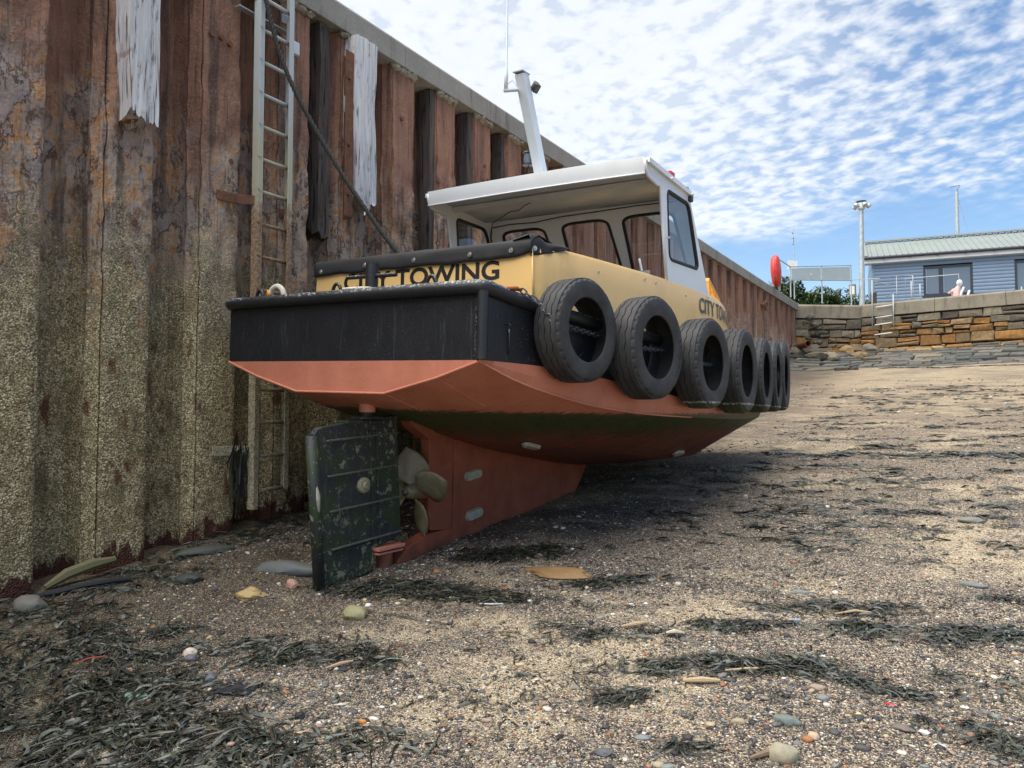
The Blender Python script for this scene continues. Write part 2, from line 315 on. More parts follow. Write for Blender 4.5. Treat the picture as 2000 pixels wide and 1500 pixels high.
def mat_black():
    m, g, b = make_mat('black_bitumen_paint'); v = g.obj(); n = g.noise(v, 4, 5, .65); f = g.noise(v, 70, 4, .7)
    c = g.mix(n, (.008, .009, .012), (.019, .020, .024)); sp = g.step(g.noise(v, 95, 2, .5), .66, .72); sp = g.math('MULTIPLY', sp, g.step(g.noise(v, 3, 3, .6), .40, .62)); c = g.mix(g.math('MULTIPLY', sp, .5), c, (.35, .34, .32))
    st = g.noise(g.vmul(v, (6, 6, .5)), 5, 4, .6); c = g.mix(g.math('MULTIPLY', g.step(st, .56, .72), .35), c, (.09, .10, .11))
    fin(g, b, c, g.math('ADD', .30, g.math('MULTIPLY', n, .22)), g.bump(g.math('ADD', f, g.noise(v, 14, 4, .6)), .28, .008), 0, .45); return m
def mat_rail():
    m, g, b = make_mat('worn_black_rail_paint'); v = g.obj(); f = g.noise(v, 55, 5, .7); n = g.noise(v, 7, 5, .65)
    nz = g.sep(g.new('ShaderNodeNewGeometry').outputs['Normal'])[2]
    c = g.mix(n, (.010, .011, .014), (.024, .026, .03)); wear_glint = g.math('MULTIPLY', g.step(f, .50, .62), g.step(nz, .15, .8))
    c = g.mix(g.math('MULTIPLY', wear_glint, g.step(n, .44, .58)), c, (.66, .66, .64)); c = g.mix(g.math('MULTIPLY', wear_glint, .35), c, (.22, .23, .25))  # upward faces: worn flecks, with a wet highlight painted into the same pale tone
    fin(g, b, c, g.math('ADD', .30, g.math('MULTIPLY', n, .2)), g.bump(f, .5, .008), 0, .5); return m
def mat_tyre():
    m, g, b = make_mat('weathered_tyre_rubber'); v = g.obj(); n = g.noise(v, 6, 5, .65); f = g.noise(v, 50, 4, .7); z = g.sep(g.pos())[2]
    c = g.mix(g.ramp(n, [(.3, 0), (.7, 1)]), (.017, .017, .019), (.052, .051, .050)); c = g.mix(g.math('MULTIPLY', g.step(f, .58, .72), .35), c, (.10, .095, .085))
    zz = g.math('ADD', z, g.math('MULTIPLY', g.math('SUBTRACT', f, .5), .03)); wet = g.step(zz, 1.80, 1.775)
    c = g.mix(g.math('MULTIPLY', wet, .8), c, g.mix(n, (.02, .03, .012), (.085, .10, .045)))
    lineq = g.math('MULTIPLY', g.step(zz, 1.788, 1.797), g.step(zz, 1.812, 1.803)); c = g.mix(g.math('MULTIPLY', lineq, g.step(f, .46, .56)), c, (.45, .45, .42))
    fin(g, b, c, .68, g.bump(f, .25, .004), 0, .4); return m
def mat_rudder():
    m, g, b = make_mat('fouled_rudder_paint'); v = g.obj(); x, y, z = g.sep(v); n = g.noise(v, 5, 5, .65, .3)
    c = g.ramp(n, [(.35, (.016, .020, .028)), (.48, (.024, .028, .026)), (.58, (.022, .038, .014)), (.70, (.040, .050, .022)), (.8, (.06, .055, .035))]); c = g.mix(g.math('MULTIPLY', g.step(g.noise(g.vmul(v, (5, 5, .8)), 6, 5, .7), .52, .68), .5), c, (.075, .07, .055))
    pt = g.math('MULTIPLY', g.step(g.noise(v, 17, 4, .65, .4), .56, .61), g.step(g.noise(v, 3.5, 2, .5), .40, .56)); c = g.mix(pt, c, (.20, .19, .15))
    sp = g.step(g.noise(v, 75, 2, .5), .71, .76); c = g.mix(sp, c, (.5, .48, .42))
    fin(g, b, c, .55, g.bump(g.math('ADD', g.noise(v, 40, 4, .7), g.math('MULTIPLY', pt, .8)), .35, .008), 0, .4); return m
def mat_skeg():
    m, g, b = make_mat('skeg_red_paint'); v = g.obj(); n = g.noise(v, 4, 5, .65); c = g.mix(g.ramp(n, [(.3, 0), (.7, 1)]), (.20, .055, .030), (.33, .095, .052))
    ch = g.step(g.noise(v, 11, 4, .6, .3), .70, .73); c = g.mix(ch, c, (.26, .29, .36)); z = g.sep(v)[2]
    low = g.step(g.math('ADD', z, g.math('MULTIPLY', n, .3)), -1.28, -1.42); c = g.mix(g.math('MULTIPLY', low, .6), c, (.07, .042, .022))
    fin(g, b, c, .6, g.bump(g.noise(v, 40, 4, .7), .3, .006), 0, .35); return m
def mat_glass(name, tint=(.90, .93, .94), dirt=.10):
    m, g, b = make_mat(name); out = g.n['Material Output']; tr = g.new('ShaderNodeBsdfTransparent'); tr.inputs[0].default_value = (*tint, 1)
    gl = g.new('ShaderNodeBsdfGlossy'); gl.inputs['Roughness'].default_value = .03; df = g.new('ShaderNodeBsdfDiffuse'); df.inputs[0].default_value = (.6, .6, .58, 1)
    fr = g.new('ShaderNodeFresnel'); fr.inputs[0].default_value = 1.55
    a = g.new('ShaderNodeMixShader'); g.put(a.inputs[0], g.math('MULTIPLY', g.step(g.noise(g.obj(), 5, 5, .7), .35, .75), dirt)); g.l.new(tr.outputs[0], a.inputs[1]); g.l.new(df.outputs[0], a.inputs[2])
    c = g.new('ShaderNodeMixShader'); g.put(c.inputs[0], g.math('MULTIPLY', fr.outputs[0], 1.5, True)); g.l.new(a.outputs[0], c.inputs[1]); g.l.new(gl.outputs[0], c.inputs[2]); g.l.new(c.outputs[0], out.inputs[0]); return m

M = {}
M['pile'] = mat_pile(); M['coping'] = mat_concrete('coping_concrete', (.235, .22, .198), (.35, .332, .30)); M['ground'] = mat_ground()
M['cap'] = mat_concrete('weathered_wall_concrete', (.20, .165, .115), (.31, .265, .195), (.12, .11, .05))
M['timber_white'] = mat_timber('bleached_timber', (.42, .41, .42), (.70, .69, .69), (.09, .08, .075)); M['timber_dark'] = mat_timber('tarred_timber', (.045, .037, .033), (.115, .095, .085), (.01, .009, .008))
M['galv'] = simple('galvanised_steel', (.46, .49, .49), .45, .55, .18, 9, .1); M['galv_dull'] = simple('weathered_galvanised_tube', (.42, .45, .46), .55, .3, .15, 6)
def mat_ladder():
    m, g, b = make_mat('tide_stained_ladder_steel'); p = g.pos(); z = g.sep(p)[2]; n = g.noise(p, 9, 5, .7); n2 = g.noise(p, 40, 4, .7)
    zz = g.math('ADD', z, g.math('MULTIPLY', g.math('SUBTRACT', n, .5), .9))
    c = g.mix(g.step(zz, 3.9, 4.8), (.45, .42, .30), (.47, .50, .50)); ru = g.ramp(n2, [(.3, (.12, .075, .05)), (.5, (.27, .17, .10)), (.7, (.42, .34, .23))])
    c = g.mix(g.step(zz, 3.75, 3.45), c, ru); ba = g.mix(g.sep(g.vor(p, 110, out='Color'))[0], (.13, .105, .06), (.50, .44, .30)); c = g.mix(g.step(zz, 2.9, 2.3), c, ba)
    fin(g, b, c, g.mix(g.step(zz, 3.3, 3.9), (.9, .9, .9), (.5, .5, .5)), g.bump(n2, .4, .008), 0, .4); return m
M['ladder'] = mat_ladder()
M['rust'] = simple('rusty_iron', (.15, .065, .035), .85, 0, .45, 14, .6, 40); M['rope'] = simple('tarred_rope', (.030, .030, .025), .9, 0, .3, 30, .5, 120); M['rope_white'] = simple('white_rope', (.62, .58, .48), .9, 0, .2, 30, .5, 160)
M['hull'] = mat_hull(); M['black'] = mat_black(); M['rail'] = mat_rail(); M['tyre'] = mat_tyre(); M['rudder'] = mat_rudder(); M['skeg'] = mat_skeg()
M['weld'] = simple('painted_weld_bead', (.56, .21, .135), .5, 0, .1, 20); M['yellow'] = simple('yellow_gloss_paint', (.80, .52, .20), .38, 0, .05, 2.2, .05, 30, dirt=(.45, .27, .10), dirt_amt=.25)
M['yellow2'] = simple('orange_yellow_rail_paint', (.75, .36, .06), .45, 0, .06, 5); M['white'] = simple('white_gloss_paint', (.77, .785, .80), .35, 0, .04, 3, .03, 30, dirt=(.5, .47, .4), dirt_amt=.2)
M['whitein'] = simple('white_cabin_lining', (.78, .785, .78), .5, 0, .05, 3); M['rubber'] = simple('black_window_rubber', (.016, .016, .018), .55, 0, .2, 20); M['plastic'] = simple('black_plastic', (.022, .024, .028), .4, 0, .2, 20)
M['cloth'] = simple('black_cover_cloth', (.022, .022, .024), .78, 0, .3, 9, .25, 300); M['ink'] = simple('black_lettering', (.012, .011, .012), .55, 0, .1, 20); M['ink2'] = simple('grey_lettering', (.06, .062, .075), .4, 0, .2, 8)
M['bronze'] = simple('fouled_bronze', (.215, .185, .115), .5, .3, .35, 12, .25, 60); M['zinc'] = simple('pitted_zinc', (.40, .385, .31), .8, 0, .35, 40, .9, 110); M['button'] = simple('fouled_zinc', (.26, .235, .15), .7, 0, .35, 30, .5, 90); M['rib'] = simple('worn_rib_edge', (.085, .088, .075), .6, 0, .5, 40, .4, 70); M['steel'] = simple('bright_steel', (.55, .55, .55), .3, .9, .1, 10)
M['chain'] = simple('dull_chain_steel', (.10, .105, .115), .5, .5, .3, 25); M['orange'] = simple('orange_shackle_paint', (.42, .13, .03), .55, 0, .2, 25); M['floor'] = simple('dark_deck_paint', (.03, .032, .035), .7, 0, .2, 10)
M['red'] = simple('red_plastic', (.55, .035, .025), .4, 0, .15, 6, dirt=(.62, .16, .12), dirt_amt=.5); M['glass'] = mat_glass('cabin_glass'); M['mast'] = simple('white_mast_paint', (.68, .73, .78), .4, 0, .05, 5)
M['clad'] = simple('blue_grey_cladding', (.185, .255, .355), .5, 0, .06, 1.5); M['roofing'] = simple('grey_green_roof_sheet', (.215, .245, .232), .55, 0, .08, 1.2, dirt=(.2, .23, .2), dirt_amt=.5); M['frame'] = simple('dark_window_frame', (.030, .034, .048), .45, 0, .1, 5)
M['gutter'] = simple('dark_gutter', (.028, .03, .048), .5, 0, .1, 5); M['fascia'] = simple('white_fascia', (.62, .63, .64), .5, 0, .06, 4); M['panel'] = simple('grey_green_panel', (.50, .56, .55), .6, 0, .06, 3)
M['stone'] = mat_vcol('lichened_wall_stone', .9, .55, 9, .2, .55, (13, (.08, .075, .065), .55)); M['pebble'] = mat_vcol('beach_pebble', .62, .2, 60, .4, .25); M['weed'] = mat_vcol('wrack_weed', .34, .2, 60, .5, .45); M['leaf'] = mat_vcol('shrub_leaf', .6, .1, 10, .3, .3)
M['darkroom'] = simple('dim_room_interior', (.09, .10, .12), .9); M['quay'] = mat_concrete('quay_paving', (.2, .19, .17), (.28, .26, .23)); M['soil'] = simple('dark_joint_fill', (.045, .04, .033), .95, 0, .4, 10, .6, 30)
def mat_pane():
    m, g, b = make_mat('house_window_glass'); fin(g, b, (.12, .145, .18), .04, None, 0, 1.0); return m
M['pane'] = mat_pane(); M['skin'] = simple('skin', (.55, .32, .25), .6); M['pink'] = simple('pink_cloth', (.62, .40, .36), .8); M['hair'] = simple('white_hair', (.66, .66, .64), .8, 0, .1, 40)
M['bark'] = simple('grey_bark', (.10, .085, .07), .9, 0, .3, 10, .5, 40)

# ------------------------------------------------------------------ the beach
def axis(parts):
    out = []
    for a, b, s in parts: out += list(np.arange(a, b - 1e-6, s))
    return out + [parts[-1][1]]
gx = axis([(-6.2, -5.9, .15), (-5.9, 2.4, .065), (2.4, 8, .25), (8, 30, 2), (30, 120, 15)]); gy = axis([(-60, -8, 8), (-8, -1, .5), (-1, 8.5, .065), (8.5, 14, .12), (14, 31, .25)])
mb = MB(); rows = []
for y in gy:
    r = []
    for x in gx:
        z = ground_z(x, y)
        if -1.2 < y < 15 and x < 3:
            p = Vector((x, y, 0)); z += .022 * noise.noise(p * 1.1) + .016 * noise.noise(p * 3.3) + .008 * noise.noise(p * 9)
        elif y < 31: z += .03 * noise.noise(Vector((x, y, 0)) * .7)
        r.append((x, y, z))
    rows.append(r)
mb.grid(rows)
tag(mb.build('beach', M['ground'], smooth=True), kind='structure')
def gz(x, y):
    p = Vector((x, y, 0)); return ground_z(x, y) + (.022 * noise.noise(p * 1.1) + .016 * noise.noise(p * 3.3) + .008 * noise.noise(p * 9) if -1.2 < y < 15 and x < 3 else .03 * noise.noise(p * .7))

# quay decks behind the walls: ground level up there
mb = MB(); mb.prism([(-6.65, -60, 5.96), (-400, -60, 5.96), (-400, 900, 5.96), (900, 900, 5.96), (900, 30.8, 5.96), (26, 28.2, 5.96), (-3.3, 32.75, 5.96), (-5.8, 31.3, 5.96), (-6.65, 31.2, 5.96)], (0, 0, -.3))
tag(mb.build('quay_deck', M['quay']), kind='structure')

# ------------------------------------------------------------------ sheet-pile quay wall
FX = -5.64; PER = .843; FE0 = 2.916
qw = root('sheet_pile_wall', (-5.64, 10, .6), 'tall rusty sheet pile quay wall with barnacled foot and concrete coping', 'quay wall')
def pile_profile(y_far, kind):
    if kind == 'out':
        y0 = y_far - .405; y1 = y_far
        pr = [(y0 - .040, -.150), (y0 - .047, -.120), (y0 - .028, -.105), (y0 - .012, -.05), (y0 - .004, -.012), (y0 + .0, -.008), (y0 + .002, -.042), (y0 + .013, -.042), (y0 + .015, -.006), (y0 + .03, 0), (y0 + .12, .0), (y0 + .2, .0), (y0 + .3, .0), (y1 - .015, 0), (y1 + .003, -.014), (y1 + .02, -.08), (y1 + .038, -.15)]
    else:
        y0 = y_far; y1 = y_far + PER - .405
        pr = [(y0 + .038, -.15), (y0 + .06, -.25), (y0 + .075, -.292), (y0 + .10, -.30), (y0 + .17, -.30), (y0 + .215, -.296), (y0 + .225, -.285), (y0 + .235, -.296), (y0 + .29, -.30), (y1 - .10, -.30), (y1 - .075, -.292), (y1 - .06, -.25), (y1 - .040, -.15)]
    return pr
for k in range(-9, 33):
    yf = FE0 + PER * k; near = yf < 11 and yf > .5
    for kind in ('out', 'in'):
        pr = pile_profile(yf, kind); zb = ground_z(-5.6, yf) - .35; zt = 5.752
        nz = int((zt - zb) / .055) if near else 8
        if near:                                          # refine across the face
            q = []
            for a, b in zip(pr[:-1], pr[1:]):
                n = max(1, int(math.hypot(b[0] - a[0], b[1] - a[1]) / .035)); q += [(lerp(a[0], b[0], i / n), lerp(a[1], b[1], i / n)) for i in range(n)]
            pr = q + [pr[-1]]
        rows = []
        for i in range(nz + 1):
            z = lerp(zb, zt, i / nz); r = []
            for j, (y, x) in enumerate(pr):
                dx = 0
                if near:
                    p = Vector((x * 2, y, z)); a = noise.noise(p * 2.1 + Vector((0, 0, 9))); b_ = noise.noise(p * 7)
                    dx = .010 * a + .006 * b_ + .004 * noise.noise(p * 19)
                    zone = smst(2.4, 3.0, z) * (1 - smst(4.5, 5.2, z)); fl = noise.noise(Vector((x * 2, y * 1.0, z * .8)) * 5.5 + Vector((4, 2, 1)))
                    dx += zone * (.013 * smst(.05, .12, fl) - .014 * smst(.16, .22, -fl)); dx += .008 * (1 - smst(1.6, 2.8, z)) * noise.noise(p * 30)
                    if j in (0, len(pr) - 1): dx = 0
                r.append((FX + x + dx, y, z))
            rows.append(r)
        m_ = MB().grid(rows); m_.build('sheet_pile', M['pile'], qw, smooth=50)
mb = MB(); y = -8.11
while y < 30.2:
    y2 = y + 1.667
    pr = [(-5.585, 5.75), (-5.585, 6.0), (-5.61, 6.035), (-5.66, 6.05), (-6.7, 6.05), (-6.7, 5.75)]
    P = [(x, y + .003, z) for x, z in pr]; c = MB(); c.prism(P, (0, y2 - y - .006, 0)); c.build('coping_block', M['coping'], qw, bevel=.008); y = y2
for k in range(0, 12):                                    # mortar lumps left on the pile heads under the coping
    yf = FE0 + PER * k; c = MB()
    for i in range(4):
        c.blob((-5.635, yf - .36 + .105 * i, 5.728 - .018 * random.random()), (.10, .15, .07 + .05 * random.random()), k * 5 + i, 1, .5)
    c.build('mortar_lump', M['cap'], qw, smooth=40)
mb = MB()                                                 # bolt heads and plates on near piles
for (yy, zz) in [(4.28, 5.02), (4.38, 5.03), (4.47, 5.01), (4.5, 3.95), (6.88, 5.15), (8.65, 5.1), (8.72, 4.92), (8.62, 4.9), (9.5, 4.95), (7.6, 4.6), (3.6, 3.2)]:
    R = frame_from((1, 0, 0)); mb.tube([(FX, yy, zz), (FX + .022, yy, zz)], .026, 8)
mb.build('bolt_heads', M['rust'], qw, smooth=40)
c = MB(); c.bar((-5.60, 24.45, 5.2), (-5.60, 24.85, 5.35), .10, .10); c.tube([(-5.52, 24.65 + .11 * cos(t), 5.23 + .13 * sin(t)) for t in np.linspace(0, 2 * pi, 14, endpoint=False)], .03, 6, closed=True)
c.build('mooring_ring', M['rust'], qw, smooth=40)

def timber(name, y0, y1, x0, x1, z0, z1, mat, label, seed, jag=.12):
    mb = MB(); rows = []; n = 34; per = []
    for j in range(16): per.append((x1, lerp(y0, y1, j / 15)))
    for j in range(1, 4): per.append((lerp(x1, x0, j / 3), y1))
    for j in range(1, 16): per.append((x0, lerp(y1, y0, j / 15)))
    for j in range(1, 3): per.append((lerp(x0, x1, j / 3), y0))
    for i in range(n + 1):
        r = []
        for (x, y) in per:
            z = lerp(z0, z1, i / n)
            if i == 0: z += jag * (1.3 * noise.noise(Vector((y * 5, x * 4, seed))) + .5 * noise.noise(Vector((y * 22, x * 9, seed))) + .45 * noise.noise(Vector((y * 60, x * 20, seed))))
            if i == n: z -= jag * .6 * abs(noise.noise(Vector((y * 5, x * 4, seed + 5))) + .5 * noise.noise(Vector((y * 25, x * 9, seed + 5))))
            p = Vector((x * 3, y * 10, z * .9 + seed)); q = noise.noise(p * 1.2) * .016 + noise.noise(p * 3) * .009
            w = .02 * noise.noise(Vector((seed, 0, z * 1.1))) ; tp = 1 - .12 * smst(z0 + .5, z0, z)
            yc = (y0 + y1) / 2; r.append((x + q, yc + (y - yc) * tp + w + q * .6, z))
        rows.append(r)
    mb.grid(rows, cu=True); k = len(mb.v); L = len(per); mb.f += [tuple(range(L))[::-1], tuple(range(k - L, k))]; mb.m += [0, 0]
    o = mb.build(name, mat, smooth=50); tag(o, label, 'timber', 'timber fenders on the quay wall'); return o
timber('timber_fender', 3.42, 3.66, -5.645, -5.44, 3.98, 5.75, M['timber_white'], 'bleached white timber fender with a broken lower end, left of the ladder', 3)
timber('timber_fender', 5.935, 6.265, -5.66, -5.47, 3.93, 5.72, M['timber_white'], 'bleached white timber fender with rust stained lower edge, right of the ladder', 11)
timber('timber_fender', 5.60, 5.74, -5.90, -5.66, 3.55, 5.74, M['timber_dark'], 'dark tarred timber post beside the bleached fender', 21)
timber('timber_fender', 5.12, 5.24, -5.88, -5.66, 3.2, 5.74, M['timber_dark'], 'dark tarred timber behind the ladder rungs', 31)  # dark strip added in the recess, standing for tarred web
for k in (5, 6, 7):
    yf = FE0 + PER * k; timber('timber_fender', yf + .335, yf + .43, -5.84, -5.67, 3.3, 5.74, M['timber_dark'], ['dark timber strip nearest the bleached fender, in the first recess after it', 'dark timber strip in the recess left of the pile with one bolt', 'dark timber strip in the recess beside three bolts'][k - 5], 40 + k)  # added strips darken the recesses in place of tarred pile webs
an = root('angle_iron', (-5.55, 5.85, 3.8), 'rusty angle iron bolted along the bleached timber fender', 'angle iron')
c = MB(); c.box((-5.50, 5.865, 4.62), (.012, .115, 1.75)); c.box((-5.565, 5.925, 4.62), (.13, .012, 1.75)); c.build('flange', M['rust'], an, bevel=.003)
for z in (5.2, 4.5, 3.98): MB().tube([(-5.494, 5.85, z), (-5.465, 5.85, z)], .022, 6).build('bolt', M['rust'], an)

# ------------------------------------------------------------------ quay ladder
ld = root('quay_ladder', (-5.46, 4.84, .75), 'tall galvanised access ladder, rusted and barnacled lower down, fixed to the sheet piles', 'ladder')
LX = -5.49
for y, z0 in ((4.665, .86), (5.045, 1.02)):
    c = MB(); c.box((LX, y, (z0 + 6.4) / 2), (.085, .022, 6.4 - z0)); c.box((LX + .036, y + (.018 if y < 4.8 else -.018), (z0 + 6.4) / 2), (.012, .05, 6.4 - z0)); c.build('rail', M['ladder'], ld, bevel=.003)
z = 1.03; i = 0
while z < 6.3:
    if i != 1 or True:
        c = MB(); yb = 4.69 if not 1.5 < z < 1.62 else 4.74
        c.tube([(LX, yb, z + (-.03 if 1.0 < z < 1.2 else 0)), (LX, 4.86, z + random.uniform(-.004, .004)), (LX, 5.03, z)], .0175, 10); c.build('rung', M['ladder'], ld, smooth=True)
        if z > 2.6:
            c = MB(); c.tube([(LX + .041, 4.665, z + .01), (LX + .052, 4.665, z + .01)], .017, 6); c.build('bolt', M['ladder'], ld)
    z += .2985; i += 1
for zb, mt, drop in ((5.52, M['galv'], .0), (3.62, M['rust'], 0), (1.38, M['ladder'], 0)):
    for ya, yb in ((4.60, 4.665), (5.06, 5.045)):
        c = MB(); pts = [(-5.63, ya - .24 if ya < 5 else ya, zb), (-5.60, ya - .05 if ya < 5 else ya + .08, zb), (LX, yb, zb)]
        c.bar(pts[0], pts[1], .012, .085, (0, 0, 1)); c.bar(pts[1], pts[2], .012, .085, (0, 0, 1)); c.build('bracket', mt, ld, bevel=.002)
c = MB(); c.bar((LX - .09, 4.5, 5.36), (LX - .09, 5.1, 5.36), .012, .07, (1, 0, 0)); c.build('cross_strap', M['galv'], ld, bevel=.002)
o = MB().box((-5.60, 5.20, 5.27), (.05, .10, .13)).build('wall_marker', M['fascia'], bevel=.012); tag(o, 'small pale plastic block fixed to the pile beside the ladder', 'marker')
# weed hanging on the lowest bracket is added with the wrack below

# ------------------------------------------------------------------ mooring rope (three laid strands)
def rope(name, path, r, mat, label, cat='rope', group=None, turns=9.):
    P = [Vector(p) for p in path]; L = [0]
    for a, b in zip(P[:-1], P[1:]): L.append(L[-1] + (b - a).length)
    n = max(20, int(L[-1] / (r * 1.3))); rt = []
    for i in range(n + 1):
        s = L[-1] * i / n; rt.append(Vector([catmull(L, [q[k] for q in P], s) for k in range(3)]))
    mb = MB(); pitch = r * 7
    for st in range(3):
        pts = []; x = None
        for i, c in enumerate(rt):
            t = rt[min(i + 1, n)] - rt[max(i - 1, 0)]; R = frame_from(t, x); x = R.col[0].copy(); a = 2 * pi * (L[-1] * i / n / pitch + st / 3)
            pts.append(c + R @ Vector((cos(a), sin(a), 0)) * r * .5)
        mb.tube(pts, r * .56, 6)
    return tag(mb.build(name, mat, smooth=True), label, cat, group)
rope('mooring_rope', [(-5.46, 4.66, 5.9), (-5.44, 4.68, 5.55), (-5.22, 4.76, 4.77), (-4.84, 4.96, 3.97), (-4.42, 5.13, 3.30), (-4.22, 5.21, 3.02), (-4.15, 5.25, 2.86)], .022, M['rope'], 'dark tarred mooring rope running from the ladder head down to the boat')

# ------------------------------------------------------------------ the tow boat (boat axes: x starboard, y forward, z up, from the starboard stern corner)
TH = radians(3); HEEL = radians(2.2); PB = radians(.8)
bA = Vector((sin(TH) * cos(PB), cos(TH) * cos(PB), sin(PB))); bS = Vector((cos(TH), -sin(TH), 0)); bU = bS.cross(bA)
bS, bU = bS * cos(HEEL) - bU * sin(HEEL), bS * sin(HEEL) + bU * cos(HEEL)
BO = Vector((-2.685, 4.089, 2.031))
BM = Matrix(((bS.x, bA.x, bU.x, BO.x), (bS.y, bA.y, bU.y, BO.y), (bS.z, bA.z, bU.z, BO.z), (0, 0, 0, 1)))
CL = -1.288                                               # centreline
boat = root('tow_boat', (CL, 2.6, -1.2), 'black, orange and yellow tow boat with white cabin, aground beside the quay wall', 'boat', None, BM)
HA = [0, .35, .7, 1.2, 1.8, 2.5, 3.3, 4.2, 5.0, 5.7, 6.15, 6.4]
T = dict(gy=[1.288, 1.31, 1.385, 1.50, 1.63, 1.71, 1.74, 1.67, 1.57, 1.46, 1.15, .70], gu=[.50, .452, .405, .35, .295, .265, .255, .255, .265, .285, .32, .34],
         bu=[0, -.004, -.02, -.07, -.15, -.215, -.25, -.26, -.25, -.2, -.14, -.08], cy=[1.27, 1.305, 1.37, 1.49, 1.61, 1.69, 1.715, 1.645, 1.53, 1.38, 1.0, .5], cu=[-.008, -.118, -.20, -.29, -.345, -.375, -.40, -.415, -.42, -.41, -.36, -.27],
         k2y=[.925, .925, .925, .93, .93, .925, .915, .90, .86, .72, .45, .2], k2u=[-.117, -.24, -.35, -.47, -.585, -.70, -.815, -.875, -.87, -.75, -.55, -.36], k1y=[.455, .455, .455, .455, .45, .43, .40, .36, .30, .2, .1, .05], k1u=[-.23, -.335, -.425, -.56, -.69, -.80, -.91, -.965, -.94, -.80, -.58, -.375],
         ku=[-.235, -.345, -.44, -.585, -.72, -.84, -.955, -1.01, -.98, -.83, -.60, -.385])
hull = lambda k, a: catmull(HA, T[k], a)
def sect(a):
    gy_, gu_, bu_, cy_, cu_ = [hull(k, a) for k in ('gy', 'gu', 'bu', 'cy', 'cu')]; bulge = .012 * smst(0, .5, a)
    return [(0, hull('ku', a)), (hull('k1y', a), hull('k1u', a)), (hull('k2y', a), hull('k2u', a)), (cy_, cu_), (lerp(cy_, gy_, .5) + bulge, lerp(cu_, bu_, .5)), (gy_, bu_), (gy_, lerp(bu_, gu_, .5)), (gy_, gu_)]
st = list(np.linspace(0, 6.4, 49)); mb = MB(); NS = 8
for a in st:
    s = sect(a)
    for y, u in s: mb.v.append((CL + y, a, u))
    for y, u in s: mb.v.append((CL - y, a, u))
for i in range(len(st) - 1):
    for side in (0, 1):
        for j in range(NS - 1):
            p = i * 2 * NS + side * NS + j; q = p + 2 * NS; f = (p, q, q + 1, p + 1); mb.f.append(f[::-1] if side else f); mb.m.append(1 if j >= 5 else 0)
for i, flip in ((0, 0), (len(st) - 1, 1)):
    for j in range(NS - 1):
        p = i * 2 * NS + j; f = (p, p + 1, p + NS + 1, p + NS); mb.f.append(f[::-1] if flip else f); mb.m.append(1 if j >= 5 else 0)
hull_o = mb.build('hull', [M['hull'], M['black']], boat, smooth=14)
# deck
mb = MB(); mb.grid([[(CL + hull('gy', a) * t, a, hull('gu', a) - .015) for t in np.linspace(-1, 1, 5)] for a in np.linspace(.01, 6.39, 30)]); mb.build('deck', M['floor'], boat)
# weld beads on the hull plating
def bead(pts, r=.007, name='weld_bead', mat='weld'): return MB().tube(pts, r, 5).build(name, M[mat], boat, smooth=True)
s0 = sect(0); tr = [(CL + y, -.004, u) for y, u in [s0[5], s0[3], s0[2], s0[1]]]; bead(tr + [(2 * CL - x, y, z) for x, y, z in tr[::-1]], .010)
bead([(CL + hull('cy', a) + .003, a, hull('cu', a)) for a in np.linspace(0, 2.6, 24)], .008)
for k in ('k2', 'k1'): bead([(CL + hull(k + 'y', a) + .002, a, hull(k + 'u', a) - .002) for a in np.linspace(0, .62, 8)], .004, mat='hull')
sa = sect(.66); bead([(CL + sa[2][0], .66, sa[2][1] - .002), (CL + sa[3][0], .68, sa[3][1])], .004)
for a0 in (2.1, 3.6):
    sa = sect(a0); bead([(CL + y, a0, u - .003) for y, u in sa[1:4]], .003, mat='hull')
# gunwale pipe rail and stern corner posts
def rail_pt(a, sgn): return (CL + sgn * (hull('gy', a) + .012), a, hull('gu', a) - .028)
path = [rail_pt(a, 1) for a in np.linspace(6.38, .03, 40)] + [(CL + 1.285, .0, .470)] + [(CL + x, -.022, .470) for x in np.linspace(1.24, -1.24, 12)] + [(CL - 1.285, 0, .470)] + [rail_pt(a, -1) for a in np.linspace(.03, 6.38, 40)]
MB().tube(path, .048, 12).build('gunwale_pipe', M['rail'], boat, smooth=True)
for sgn in (1,): MB().tube([(CL + sgn * 1.288, .0, .005), (CL + sgn * 1.290, .0, .25), (CL + sgn * 1.292, -.004, .445)], .037, 12).build('corner_post', M['rail'], boat, smooth=40)
c = MB()
for i in range(60): c.blob((CL + 1.245 + random.uniform(-.006, .006), -.006, .02 + .0073 * i), (.016, .012, .016), i, 0, .6)
c.build('corner_weld', M['rail'], boat)
# drip streak lug on the quarter
c = MB(); c.tube([(CL + 1.31 + .020 * cos(t), .26 + .0, .235 + .018 * sin(t)) for t in np.linspace(0, pi, 8)] , .007, 5); c.tube([(CL + 1.313, .27, .22), (CL + 1.315, .275, .05)], .006, 5); c.build('weep_stain', M['rail'], boat, smooth=True)

